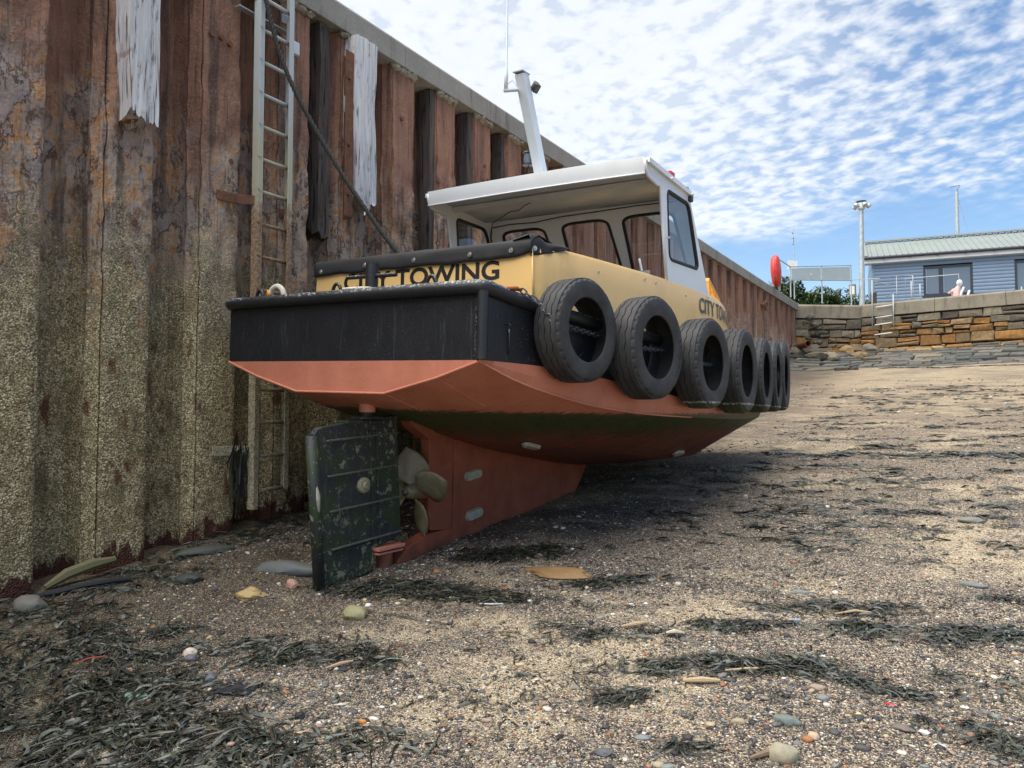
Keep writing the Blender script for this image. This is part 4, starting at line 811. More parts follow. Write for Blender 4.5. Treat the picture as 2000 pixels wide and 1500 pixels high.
chain('fender_chain', [rp_(.345, .06, .490), rp_(.41, .13, .43), rp_(.445, .20, .345), rp_(.462, .255, .255)], .0055, .030, .052, 'chain', 'dark chain hanging from the rail to the tread of the stern tyre', 'chains holding the tyre fenders')
sh = MB().tube([rp_(.27 + .075 * cos(t) + .0, .02 + .035 * sin(t), .492 + .01 * cos(t)) for t in np.linspace(.3, 2 * pi - .3, 18)], .013, 8); sh.tube([rp_(.34, -.02, .50), rp_(.36, .06, .492)], .013, 8)
tag(sh.build('shackle', M['orange'], smooth=True), 'orange painted shackle lying on the quarter rail', 'shackle')

# ------------------------------------------------------------------ masonry at the head of the beach
def vcol(o, cols):                                        # one colour per face
    me = o.data; at = me.color_attributes.new('Col', 'FLOAT_COLOR', 'CORNER'); arr = np.zeros((len(me.loops), 4), 'f')
    for p in me.polygons: arr[p.loop_start:p.loop_start + p.loop_total] = (*cols[p.index % len(cols)], 1)
    at.data.foreach_set('color', arr.ravel()); return o
def stone_mesh(w, h, d, seed, jit=.06):                   # rough-hewn block, face towards -y, origin at the lower left of the face
    rnd = random.Random(seed); j = lambda s: rnd.uniform(-1.9 * s, 1.6 * s); c = .018 + rnd.random() * .018
    o = [(j(.02) , 0, j(.02)), (w + j(.02), 0, j(.02)), (w + j(.02), 0, h + j(.02)), (j(.02), 0, h + j(.02))]
    f = [(p[0] + (c if k in (0, 3) else -c), -rnd.uniform(.015, jit), p[2] + (c if k < 2 else -c)) for k, p in enumerate(o)]
    m1 = (w * rnd.uniform(.35, .65), -rnd.uniform(.02, jit * 1.2), h * rnd.uniform(.4, .6)); b = [(p[0], d, p[2]) for p in o]
    return o + f + b + [m1], [(0, 1, 5, 4), (1, 2, 6, 5), (2, 3, 7, 6), (3, 0, 4, 7), (4, 5, 12), (5, 6, 12), (6, 7, 12), (7, 4, 12), (1, 0, 8, 9), (2, 1, 9, 10), (3, 2, 10, 11), (0, 3, 11, 8)]
LICH = [(.36, .185, .06), (.40, .21, .075), (.32, .17, .065), (.30, .20, .105), (.38, .25, .125), (.24, .175, .10)]; GREY = [(.20, .17, .12), (.25, .21, .15), (.15, .13, .105), (.18, .155, .12), (.28, .24, .17)]; SLATE = [(.12, .12, .107), (.145, .143, .126), (.095, .096, .09), (.16, .155, .135), (.13, .127, .11)]
def mortar_jitter(c, k=.18): q = 1 + random.uniform(-k, k); return tuple(x * q for x in c)
WB0 = Vector((-3.62, 31.85, 0)); WBd = Vector((.981, -.19, 0)).normalized(); WA0 = Vector((-5.75, 30.35, 0)); WAd = (WB0 - WA0).normalized()
def wall_frame(o0, d_): n = Vector((-d_.y, d_.x, 0)); return Matrix(((d_.x, n.x, 0, o0.x), (d_.y, n.y, 0, o0.y), (0, 0, 1, 0), (0, 0, 0, 1)))
def masonry(nm, o0, d_, length, courses, label, first_cols):
    F_ = wall_frame(o0, d_); r = root(nm, (o0 + d_ * length / 2 + Vector((0, 0, 4.2))), label, 'stone wall'); sd = len(nm) * 100
    c = MB(); v, f = stone_mesh(length, 2.4, .5, 1, .0); c.add([F_ @ Vector((x, y + .10, z + 3.6)) for x, y, z in v], f); c.build('core', M['soil'], r)
    z = courses[0][0]
    for zi, h, wmin, wmax, cols, prob in courses:
        x = 0
        while x < length:
            w = min(random.uniform(wmin, wmax), length - x); hh = h * random.uniform(.93, 1.0)
            parts_ = [(zi, hh)] if random.random() > .3 or w < .15 else [(zi, hh * .46), (zi + hh * .48, hh * .50)]
            for zi_, hh in (parts_ if w > .1 else []):
                v, f = stone_mesh(w - .018, hh - .016, .3, sd, .06); sd += 1; col = mortar_jitter(random.choice(cols if random.random() < prob else GREY))
                off = random.uniform(-.03, .05); c = MB(); c.add([F_ @ Vector((x + a, b + off, zi_ + q)) for a, b, q in v], f); vcol(c.build('stone', M['stone'], r), [col])
            x += w
    return r, F_
CB = [(4.02, .34, .35, .9, LICH, .85), (4.36, .36, .4, .95, LICH, .95), (4.72, .27, .25, .8, LICH, .85), (4.99, .25, .3, .8, LICH, .5), (5.24, .30, .4, 1.0, GREY, 1)]
rB, FB = masonry('stone_wall', WB0, WBd, 15.5, CB, 'long weathered sandstone wall with orange lichen below the house', LICH)
x = 0
while x < 15.5:                                           # long cap blocks
    w = random.uniform(1.6, 3.2); c = MB(); c.prism([FB @ Vector((x + .006, y_, z)) for y_, z in ((-.05, 5.545), (-.055, 5.97), (-.02, 6.03), (.6, 6.05), (.6, 5.545))], FB.to_3x3() @ Vector((w - .012, 0, 0))); c.build('cap_block', M['cap'], rB, bevel=.01); x += w
CA = [(4.05, .35, .3, .6, LICH, .9), (4.4, .38, .3, .6, LICH, .9), (4.78, .30, .3, .7, GREY, 1), (5.08, .42, .7, 1.3, GREY, 1)]
rA, FA = masonry('stone_wall', WA0, WAd, 2.62, CA, 'short return of darker stone wall meeting the sheet piles, cracked concrete on top', LICH)
c = MB(); c.prism([FA @ Vector((0, y_, z)) for y_, z in ((-.06, 5.5), (-.07, 5.95), (-.02, 6.02), (.7, 6.04), (.7, 5.5))], FA.to_3x3() @ Vector((2.6, 0, 0))); c.build('cap_block', M['cap'], rA, bevel=.012)
c = MB()
for i in range(16): c.blob((-5.62 + .16 * random.random() * 4, 30.2 + .45 * random.random() + .3, 4.5 + random.random() * 1.05), (.35, .22, .22), i, 1, .4)
vcol(c.build('rubble_patch', M['stone'], rA), [(.13, .115, .09), (.17, .15, .11), (.10, .09, .075)])
# pitched stone apron
ap = root('stone_apron', (-1, 29, 3.6), 'sloping apron of flat grey pitching stones between sand and wall', 'stone apron')
def apron_pt(x, t):                                       # t 0 at the sand, 1 at the wall foot
    wf = FB @ Vector((x + 3.62, -.02, 0)) if x > -3.6 else Vector((x, 30.35 + (x + 5.75) * .70, 0)); yb = 27.6 + .25 * sin(x * .9) - 2.4 * smst(-3.2, -5.2, x); yb = min(yb, 27.7 - .04 * x)
    y = lerp(yb, wf.y, t); zb = ground_z(x, yb) - .06; return Vector((x, y, lerp(zb, 4.22, t) + .10 * t * (1 - t)))
mb = MB(); mb.grid([[apron_pt(x, t) - Vector((0, 0, .07)) for x in np.linspace(-5.8, 12, 40)] for t in np.linspace(-.05, 1, 8)]); mb.build('bed', M['soil'], ap)
nrow = 10; sdd = 0
for rI in range(nrow):
    x = -5.75 + random.uniform(-.3, 0)
    while x < 11.5:
        w = random.uniform(.3, .85); t0 = rI / nrow + random.uniform(-.012, .012); t1 = (rI + 1) / nrow - .008 + random.uniform(-.02, .01); sk = random.uniform(-.10, .10); dz = random.uniform(-.02, .05)
        a, b, c_, d_ = apron_pt(x + .008, t0), apron_pt(x + w - .012, t0), apron_pt(x + w - .012 + sk, t1), apron_pt(x + .008 + sk, t1); up_ = Vector((0, -.25, 1)).normalized(); th = .05 + dz; mid_ = (a + b + c_ + d_) / 4
        top = [p.lerp(mid_, .06) + up_ * (th + random.uniform(-.018, .018)) for p in (a, b, c_, d_)]; edge = [p + up_ * (th - .03) for p in (a, b, c_, d_)]; bot = [p - up_ * .08 for p in (a, b, c_, d_)]
        c = MB(); c.add(bot + edge + top + [mid_ + up_ * (th + .012)], [(8, 9, 12), (9, 10, 12), (10, 11, 12), (11, 8, 12)] + [(i, (i + 1) % 4, 4 + (i + 1) % 4, 4 + i) for i in range(4)] + [(4 + i, 4 + (i + 1) % 4, 8 + (i + 1) % 4, 8 + i) for i in range(4)])
        col = mortar_jitter(random.choice(LICH if (rI >= nrow - 1 and random.random() < .6) or (rI == nrow - 2 and random.random() < .3) else (GREY if random.random() < .08 else SLATE))); vcol(c.build('stone', M['stone'], ap), [col]); x += w
rn = random.Random(3)
FALL = ['loose stone lying against the last sheet pile under the drain pipe', 'loose stone just right of the drain pipe mouth', 'second loose stone right of the drain pipe', 'loose stone third from the drain pipe on the apron', 'loose stone in the middle of the heap at the end of the quay wall', 'loose stone just right of the middle of the heap on the apron', 'loose stone third from the right end of the heap', 'loose stone second from the right end of the heap', 'loose stone at the right end of the heap on the apron']
for i in range(9):
    p = apron_pt(-5.6 + .28 * i + rn.random() * .2, .45 + .5 * rn.random()); c = MB().blob(p + Vector((0, 0, .12)), (.5 + .4 * rn.random(), .45, .32 + .2 * rn.random()), 60 + i, 1, .35)
    tag(vcol(c.build('fallen_stone', M['stone']), [mortar_jitter(rn.choice(GREY + LICH[3:]))]), FALL[i], 'stone', 'loose stones at the end of the quay wall')
pp = MB().lathe([(.12, -.5), (.12, .5), (.10, .5), (.10, -.5)], 18, Matrix.Translation((-5.25, 29.0, 4.32)) @ frame_from((.55, -.8, .05)).to_4x4(), closed=True)
tag(pp.build('drain_pipe', M['rust'], smooth=40), 'short rusty drain pipe sticking out at the end of the sheet piles', 'pipe')

# harbour ladder, handrails on the end wall
hl = root('wall_ladder', tuple(FB @ Vector((.85, -.1, 4.9))), 'white tubular ladder down the stone wall below the house', 'ladder')
def fb(x, y, z): return FB @ Vector((x, y, z))
c = MB(); c.tube([fb(.44, -.12, 5.0), fb(.47, -.14, 6.9), fb(.47, .25, 6.9), fb(.95, .4, 6.72)], .022, 8); c.build('rail', M['galv_dull'], hl, smooth=True)
c = MB(); c.tube([fb(1.18, -.12, 4.98), fb(1.20, -.14, 6.30), fb(.92, -.0, 6.26)], .022, 8); c.build('rail', M['galv_dull'], hl, smooth=True)
for i, z in enumerate((4.83, 5.20, 5.47, 5.86)):
    c = MB(); c.tube([fb(.62 + .02 * i - .1, -.14, z), fb(1.13 + .01 * i, -.14, z + .04)], .024, 8); c.build('rung', M['fascia'], hl, smooth=True)
for x0, x1, z, lab in ((1.22, 1.75, 7.02, 'galvanised handrail hoop standing just right of the wall ladder'), (1.52, 3.25, 6.88, 'long galvanised handrail in front of the house window')):
    c = MB(); c.tube([fb(x0, .25, 5.9), fb(x0, .25, z), fb(x1, .35, z - .03), fb(x1, .35, 5.9)], .015, 8); c.tube([fb(x0 + .33, .9, 5.9), fb(x0 + .33, .9, z - .15)], .018, 6); tag(c.build('handrail', M['galv_dull'], smooth=True), lab, 'handrail', 'handrails on the stone wall')
# railing with panels, life ring housing, signs
pn = root('panel_fence', (-4.7, 30, 6), 'galvanised railing with two grey green panels above the corner of the quay', 'fence')
pa, pb = Vector((-5.43, 28.05, 0)), Vector((-4.0, 32.35, 0))
for t in (0, .49, 1): q = pa.lerp(pb, t); MB().tube([(q.x, q.y, 5.95), (q.x, q.y, 7.05 + .65 * t)], .024, 8).build('post', M['galv_dull'], pn, smooth=40)
for dz in (0, -.46): MB().tube([(pa.x, pa.y, 7.03 + dz), (pb.x, pb.y, 7.68 + dz * 1.3)], .02, 8).build('rail', M['galv_dull'], pn, smooth=40)
for t0, t1 in ((.02, .475), (.505, .985)):
    A_, B_ = pa.lerp(pb, t0), pa.lerp(pb, t1); z0 = lambda t: 7.0 + .65 * t; c = MB(); c.prism([(A_.x, A_.y, z0(t0) - .42 - .12 * t0), (B_.x, B_.y, z0(t1) - .42 - .14 * t1), (B_.x, B_.y, z0(t1) - .03), (A_.x, A_.y, z0(t0) - .03)], (-.02, .008, 0)); c.build('panel', M['panel'], pn)
q = pa.lerp(pb, .30); MB().box((q.x + .03, q.y - .01, 6.92), (.04, .012, .10)).build('notice', M['fascia'], pn)
MB().tube([(-5.5, 26.5, 7.03), (-5.43, 28.05, 7.03)], .02, 8).build('rail', M['galv_dull'], pn); MB().tube([(-5.5, 26.5, 6.5), (-5.43, 28.05, 6.5)], .02, 8).build('rail', M['galv_dull'], pn); MB().tube([(-5.5, 26.5, 5.95), (-5.5, 26.5, 7.04)], .022, 8).build('post', M['galv_dull'], pn)
MB().tube([(pb.x, pb.y, 7.1), (-2.95, 31.95, 7.0)], .014, 6).build('rail', M['galv_dull'], pn)
lr = root('lifebuoy_housing', (-5.5, 26.2, 6.0), 'red plastic lifebuoy housing on the quay edge, seen side on', 'lifebuoy housing')
Mx = Matrix.Translation((-5.52, 26.15, 6.57)) @ frame_from((.965, .10, .04), (0, 0, 1)).to_4x4()
for nm, pr in (('shell', [(0, .13), (.20, .125), (.36, .10), (.43, .05), (.44, 0)]), ('back_shell', [(.44, -.005), (.43, -.05), (.36, -.10), (.2, -.12), (0, -.125)])): MB().lathe([(r * 1.0, z) for r, z in pr], 28, Mx @ Matrix.Diagonal((1.22, .95, 1.25, 1))).build(nm, M['red'], lr, smooth=40)
MB().tube([(-5.46, 26.42, 5.95), (-5.46, 26.42, 7.0)], .025, 8).build('post', M['galv_dull'], lr)
wp = root('weather_mast', (-5.4, 28.55, 6), 'thin grey pole with a white square board beyond the life ring', 'pole')
MB().tube([(-5.4, 28.55, 5.95), (-5.4, 28.55, 7.6), (-5.4, 28.55, 8.5)], [.022, .018, .012], 6).build('pole', M['galv_dull'], wp); MB().box((-5.45, 28.50, 7.17), (.33, .02, .32), Matrix.Rotation(.12, 3, 'Y') @ Matrix.Rotation(.35, 3, 'Z')).build('board', M['fascia'], wp)
c = MB(); [c.tube([(-5.4, 28.55, z), (-5.4 + random.uniform(-.06, .06), 28.5, z + .05)], .012, 5) for z in (7.9, 8.0, 8.1, 8.3)]; c.build('fittings', M['plastic'], wp)
# flood-light column
lp = root('light_column', (-3.86, 34.7, 6), 'tall pale floodlight column with a cluster of lamps left of the house', 'lamp post')
MB().tube([(-3.9, 34.7, 5.9), (-3.87, 34.7, 8), (-3.84, 34.7, 10.45)], [.125, .105, .085], 16).build('pole', M['galv'], lp, smooth=40)
hd = MB().lathe([(.1, 0), (.16, .02), (.17, .22), (.15, .30), (.10, .33), (0, .34)], 14, Matrix.Translation((-3.84, 34.7, 10.42))).build('lamp_head', M['fascia'], lp, smooth=40)
MB().lathe([(.20, .30), (.205, .34), (.0, .37)], 14, Matrix.Translation((-3.84, 34.7, 10.42))).build('cap', M['plastic'], hd, smooth=40)
for k in range(5):
    a = 2 * pi * k / 5 + .3; p = Vector((-3.84 + .27 * cos(a), 34.7 + .27 * sin(a), 10.57)); MB().lathe([(0, .10), (.06, .09), (.10, .02), (.11, -.06), (.09, -.09), (0, -.10)], 10, Matrix.Translation(p) @ frame_from((-.7 * cos(a), -.7 * sin(a), .7)).to_4x4()).build('lamp', M['galv'], lp, smooth=40)
bx = MB().box((-4.22, 34.5, 7.02), (.26, .16, .5)).build('sign_box', M['cap'], bevel=.01); tag(bx, 'small brown and cream notice box hung beside the light column', 'sign')
MB().box((-4.22, 34.41, 7.02), (.18, .012, .34)).build('face', M['fascia'], bx)
tag(MB().tube([(-3.5, 35.2, 5.9), (-3.5, 35.2, 6.95)], .12, 10).build('wooden_post', M['timber_dark'], smooth=40), 'stout dark wooden post at the corner of the blue house', 'post')

# ------------------------------------------------------------------ blue house
HD = Vector((.989, .148, 0)).normalized(); HO = Vector((-3.62, 36.5, 0)); HN = Vector((-HD.y, HD.x, 0))
HM = Matrix(((HD.x, HN.x, 0, HO.x), (HD.y, HN.y, 0, HO.y), (0, 0, 1, 5.96), (0, 0, 0, 1)))
h = lambda x, y, z: HM @ Vector((x, y, z))
hs_ = root('blue_house', tuple(h(7, 3, 0)), 'single storey blue grey clad house with a pale ribbed roof above the stone wall', 'house')
HL = 15.; EZ = 2.60
wins = [(1.92, 3.74, .93, 2.18), (5.22, 7.6, .05, 2.18)]; ev = [0.] + sorted(sum([[a, b] for a, b, _, _ in wins], [])) + [HL]
bh = .148; nb = int(EZ / bh)
def board(x0, x1, z0):                                     # log-profile board
    c = MB(); c.prism([h(x0, y_, z0 + z) for y_, z in ((.03, 0), (-.004, .004), (-.022, .03), (-.030, .07), (-.026, .112), (-.010, .138), (-.002, .146), (.03, .146))], HM.to_3x3() @ Vector((x1 - x0, 0, 0))); return c
for i in range(nb):
    z0 = i * bh + .02; cuts = [(a, b) for a, b, zl, zh in wins if z0 + bh > zl - .02 and z0 < zh + .02]; x = 0
    for a, b in cuts + [(HL, HL)]:
        if a > x: board(x, a, z0).build('cladding_board', M['clad'], hs_)
        x = b
MB().hexa([h(x, y_, z) for x in (0.05, HL) for y_ in (.35, 4.4) for z in (0, EZ - .05)]).build('inner_walls', M['darkroom'], hs_)
MB().hexa([h(x, y_, z) for x in (-.06, .03) for y_ in (-.035, .06) for z in (0, EZ)]).build('corner_trim', M['clad'], hs_)
c = MB(); c.hexa([h(x, y_, z) for x in (-.02, .04) for y_ in (.06, 4.5) for z in (0, EZ)]); c.build('gable_wall', M['clad'], hs_)
MB().hexa([h(x, y_, z) for x in (-.35, HL) for y_ in (-.30, -.27) for z in (EZ - .16, EZ + .03)]).build('fascia', M['fascia'], hs_); MB().hexa([h(x, y_, z) for x in (-.33, HL) for y_ in (-.27, .2) for z in (EZ - .16, EZ - .14)]).build('soffit', M['fascia'], hs_)
MB().tube([h(-.36, -.36, EZ + .05), h(HL, -.36, EZ + .05)], .065, 10).build('gutter', M['gutter'], hs_, smooth=40)
for k in range(12): MB().hexa([h(.4 + k * 1.02 + x, y_, z) for x in (-.025, .025) for y_ in (-.43, -.28) for z in (EZ - .035, EZ - .005)]).build('gutter_bracket', M['gutter'], hs_)
r0, r1 = Vector((0, -.36, EZ + .10)), Vector((0, 2.3, EZ + 1.25)); sw = .235
for k in range(64):
    x = -.30 + k * sw; e = (r1 - r0).normalized(); nrm = Vector((0, -e.z, e.y)); c = MB(); P = []
    for dx, dh in ((0, .035), (.02, .035), (.036, 0), (.11, 0), (.115, .006), (.13, .006), (.135, 0), (sw - .016, 0), (sw, .035)): P.append((x + dx, dh))
    rows = [[HM @ (Vector((px, 0, 0)) + (r0 + e * t) + nrm * ph) for px, ph in P] for t in (0, (r1 - r0).length)]
    c.grid(rows); o = c.build('roof_sheet', M['roofing'], hs_); 
c = MB(); c.hexa([h(x, y_, z) for x in (-.34, HL) for y_, z in ((r1.y - .22, r1.z + .01), (r1.y - .2, r1.z + .09), (r1.y + .15, r1.z + .06), (r1.y + .2, r1.z + .14))]); c.build('ridge_cap', M['roofing'], hs_)
c = MB(); c.hexa([h(x, y_, z) for x in (-.36, -.22) for y_, z in ((-.36, EZ + .06), (-.37, EZ + .17), (2.3, EZ + 1.20), (2.25, EZ + 1.33))]); c.build('verge_trim', M['roofing'], hs_)
MB().prism([h(-.02, -.25, EZ - .1), h(-.02, 4.5, EZ - .1), h(-.02, 2.3, EZ + 1.18)], HM.to_3x3() @ Vector((HL, 0, 0))).build('gable', M['clad'], hs_)
c = MB(); c.hexa([h(x, y_, z) for x in (.05, HL) for y_, z in ((2.3, r1.z - .05), (2.3, r1.z - .02), (4.4, EZ + .30), (4.4, EZ + .34))]); c.build('rear_roof', M['roofing'], hs_)
def house_window(a, b, zl, zh, mull):
    f = MB(); t = .085
    for x0, x1, z0, z1 in ((a, b, zl, zl + t), (a, b, zh - t, zh), (a, a + t, zl + t, zh - t), (b - t, b, zl + t, zh - t)) + (((mull, mull + .15, zl + t, zh - t),) if mull else ()): f.hexa([h(x, y_, z) for x in (x0 + .001, x1 - .001) for y_ in (-.035, .06) for z in (z0 + .001, z1 - .001)])
    wo = f.build('window', M['frame'], hs_, bevel=.004); xs = [a + t, mull, b - t] if mull else [a + t, b - t]
    for p, q in zip(xs[:-1], xs[1:]):
        p2 = p + (.15 if p == mull else 0); MB().hexa([h(x, y_, z) for x in (p2, q) for y_ in (.012, .03) for z in (zl + t, zh - t)]).build('pane', M['pane'], wo)
        if mull: MB().hexa([h(x, y_, z) for x in (p2 + .002, p2 + .05) for y_ in (-.012, .008) for z in (zl + t + .02, zh - t - .02)]).build('bead', M['clad'], wo)
    MB().hexa([h(x, y_, z) for x in (a - .05, b + .05) for y_ in (-.06, .0) for z in (zl - .06, zl - .002)]).build('sill', M['frame'], wo)
house_window(*wins[0], 2.50); house_window(*wins[1], None)
MB().hexa([h(x, y_, z) for x in (5.42, 5.46) for y_ in (-.02, .01) for z in (.95, 1.1)]).build('handle', M['fascia'], hs_)
# person resting behind the wall cap on a white chair, only head, shoulder and chair arm show
pe = root('person', (-.35, 33.2, 5.96), 'person with white hair in a pink top leaning back behind the wall below the window', 'person')
c = MB(); c.blob((-.36, 33.2, 6.78), (.21, .23, .26), 3, 2, .06); c.build('hair', M['hair'], pe, smooth=True)
c = MB(); c.tube([(-.40, 33.2, 5.98), (-.44, 33.15, 6.25), (-.47, 33.12, 6.45), (-.42, 33.16, 6.58), (-.38, 33.19, 6.68)], [.20, .19, .17, .09, .055], 12); c.tube([(-.45, 33.1, 6.50), (-.56, 33.05, 6.49), (-.66, 33.0, 6.42)], [.085, .07, .05], 10); c.build('top', M['pink'], pe, smooth=True)
c = MB(); c.tube([(-.66, 33.0, 6.42), (-.71, 32.98, 6.40), (-.75, 32.97, 6.39)], [.042, .045, .02], 8); c.build('hand', M['skin'], pe, smooth=True)
ch = MB(); ch.bar((-.44, 32.6, 5.96), (-.22, 32.75, 6.55), .09, .05); ch.bar((-.2, 33.2, 5.96), (-.05, 33.35, 6.5), .09, .05); ch.box((-.35, 33.0, 6.15), (.6, .6, .04)); tag(ch.build('white_chair', M['fascia'], bevel=.01), 'white chair with a slanted arm standing behind the wall cap', 'chair')
# yacht mast behind the house
ym = root('yacht_mast', (-.62, 51.5, 6), 'pale yacht mast with thin stays rising behind the house roof', 'mast')
MB().tube([(-.62, 51.5, 5.9), (-.6, 51.5, 12), (-.58, 51.5, 15.0)], [.12, .11, .09], 10).build('spar', M['galv'], ym); MB().tube([(-.58, 51.5, 15.0), (-.4, 51.5, 15.35), (-.9, 51.5, 15.3)], .02, 5).build('wind_vane', M['plastic'], ym)
for dx in (-1.0, 1.1): MB().tube([(-.58, 51.5, 14.9), (-.6 + dx, 51.5, 10)], .012, 4).build('stay', M['galv_dull'], ym)
# shrubs beyond the railing
LV = [(.045, .085, .022), (.06, .11, .03), (.08, .13, .035), (.035, .065, .02), (.10, .14, .05)]
def shrub(x, y, w, hh, label, seed, n=1500):
    r = root('shrub', (x, y, 5.96), label, 'shrub', 'shrubs beyond the railing'); rn = np.random.default_rng(seed); mb = MB(); cols = []
    lob = [(rn.uniform(-.4, .4) * w, rn.uniform(-.4, .4) * w * .6, hh * rn.uniform(.3, .78), rn.uniform(.22, .4) * w) for _ in range(9)]
    for i in range(n):
        lx, ly, lz, lr_ = lob[i % 9]; d_ = Vector(rn.normal(size=3)).normalized(); rr = lr_ * (.55 + .5 * rn.random()); p = Vector((x + lx, y + ly, 5.96 + lz)) + Vector((d_.x, d_.y, d_.z * .7)) * rr
        if p.z < 5.9: p.z = 5.96 + rn.random() * .4
        R = Matrix.Rotation(rn.uniform(0, 6.3), 3, 'Z') @ Matrix.Rotation(rn.uniform(-1, 1), 3, 'X'); s = rn.uniform(.06, .13)
        mb.add([p + R @ Vector(q) * s for q in ((-.4, 0, 0), (0, -1, .1), (.45, 0, 0), (0, 1.1, -.1))], [(0, 1, 2, 3)]); cols.append(LV[int(rn.integers(5))])
    o = mb.build('foliage', M['leaf'], r); vcol(o, cols); c = MB()
    for k in range(5): c.tube([(x, y, 5.9), (x + rn.uniform(-.3, .3) * w, y, 5.96 + hh * .4), (x + rn.uniform(-.5, .5) * w, y + rn.uniform(-.3, .3), 5.96 + hh * .8)], [.05, .03, .01], 5)
    c.build('stem', M['bark'], r)
for i, a in enumerate([(-7.2, 36.0, 1.7, 2.5, 'dark bushy shrub behind the red lifebuoy housing'), (-6.2, 35.5, 1.6, 1.95, 'bright green shrub under the left panel of the railing'), (-5.5, 36.5, 1.5, 1.9, 'dark shrub between the two panel posts'), (-4.9, 38, 1.9, 1.5, 'low rounded bright green shrub under the right panel'), (-4.4, 40, 1.8, 1.7, 'green shrub behind the floodlight column'), (-2.6, 44, 2.2, 1.9, 'shrub half hidden by the house corner and wooden post')]): shrub(*a, seed=i + 5)

# ------------------------------------------------------------------ pebbles, wrack and beach finds
def np_mesh(name, V, F, cols, mat, kind='stuff', smooth=False):
    me = bpy.data.meshes.new(name); nv, nf, k = len(V), len(F), F.shape[1]
    me.vertices.add(nv); me.vertices.foreach_set('co', V.astype('f').ravel()); me.loops.add(nf * k); me.loops.foreach_set('vertex_index', F.astype('i').ravel())
    me.polygons.add(nf); me.polygons.foreach_set('loop_start', np.arange(0, nf * k, k, dtype='i')); me.polygons.foreach_set('loop_total', np.full(nf, k, 'i')); me.update(calc_edges=True)
    at = me.color_attributes.new('Col', 'FLOAT_COLOR', 'CORNER'); C = np.ones((nf * k, 4), 'f'); C[:, :3] = np.repeat(cols, k, 0); at.data.foreach_set('color', C.ravel())
    me.materials.append(mat)
    if smooth: me.shade_smooth()
    o = bpy.data.objects.new(name, me); COL.objects.link(o); return tag(o, kind=kind)
def gz_np(X, Y):
    return np.array([gz(float(a), float(b)) for a, b in zip(X, Y)])
PEB = np.array([(.030, .030, .034), (.055, .052, .055), (.10, .095, .095), (.16, .155, .15), (.24, .225, .20), (.36, .30, .20), (.48, .38, .23), (.30, .17, .10), (.36, .16, .075), (.58, .53, .44), (.72, .69, .62), (.20, .23, .21), (.40, .27, .21), (.10, .075, .07)])
PW = np.array([12, 13, 12, 10, 8, 9, 7, 4, 2, 6, 3, 4, 4, 6.]); PW /= PW.sum()
def pebbles(name, n, region, smin, smax, sub, power=2.2):
    X, Y = region(n); n = len(X); iv, if_ = ICO[sub]; B = np.array([tuple(v) for v in iv]); Fb = np.array(if_); nb_ = len(B)
    s = smin + (smax - smin) * rng.random(n) ** power; ax = np.stack([s * rng.uniform(.8, 1.35, n), s * rng.uniform(.65, 1.0, n), s * rng.uniform(.32, .62, n)], 1)
    ang = rng.uniform(0, 2 * pi, n); til = rng.normal(0, .22, n); jit = 1 + rng.normal(0, .13, (n, nb_, 1)); P = B[None] * jit * ax[:, None, :] / 2
    c, t = np.cos(til), np.sin(til); y_, z_ = P[..., 1] * c[:, None] - P[..., 2] * t[:, None], P[..., 1] * t[:, None] + P[..., 2] * c[:, None]; c, t = np.cos(ang), np.sin(ang)
    x2, y2 = P[..., 0] * c[:, None] - y_ * t[:, None], P[..., 0] * t[:, None] + y_ * c[:, None]
    Z = gz_np(X, Y) + ax[:, 2] * .06; V = np.stack([x2 + X[:, None], y2 + Y[:, None], z_ + Z[:, None]], -1).reshape(-1, 3)
    F_ = (Fb[None] + (np.arange(n) * nb_)[:, None, None]).reshape(-1, 3); ci = rng.choice(len(PEB), n, p=PW); col = np.repeat(PEB[ci] * rng.uniform(.75, 1.2, (n, 1)), len(Fb), 0)
    return np_mesh(name, V, F_, col, M['pebble'], smooth=True)
def fan(y0, y1, pw=1.):                                    # the strip of beach before the boat, denser close by
    def f(n):
        t = rng.random(n) ** pw; Y = y0 + (y1 - y0) * t; lo = np.maximum(-5.55, -1.55 - .95 * Y - .3); hi = .35 + .06 * Y
        X = lo + (hi - lo) * rng.random(n); dens = np.array([.30 + 1.1 * max(0, noise.noise(Vector((a * .9, b * .9, 4))) + .25 + .25 * noise.noise(Vector((a * 3, b * 3, 1)))) for a, b in zip(X, Y)])
        k = rng.random(n) < dens; return X[k], Y[k]
    return f
pebbles('shingle', 170000, fan(1.6, 5.6, 1.1), .005, .014, 'o'); pebbles('shingle', 45000, fan(1.6, 5.5, 1.1), .010, .026, 0); pebbles('shingle', 60000, fan(5, 13, 1.3), .009, .03, 'o'); pebbles('pebbles', 7500, fan(1.7, 6.5, 1.2), .016, .052, 1, 3.2); pebbles('pebbles', 2600, fan(6, 22), .025, .08, 0, 3.0)

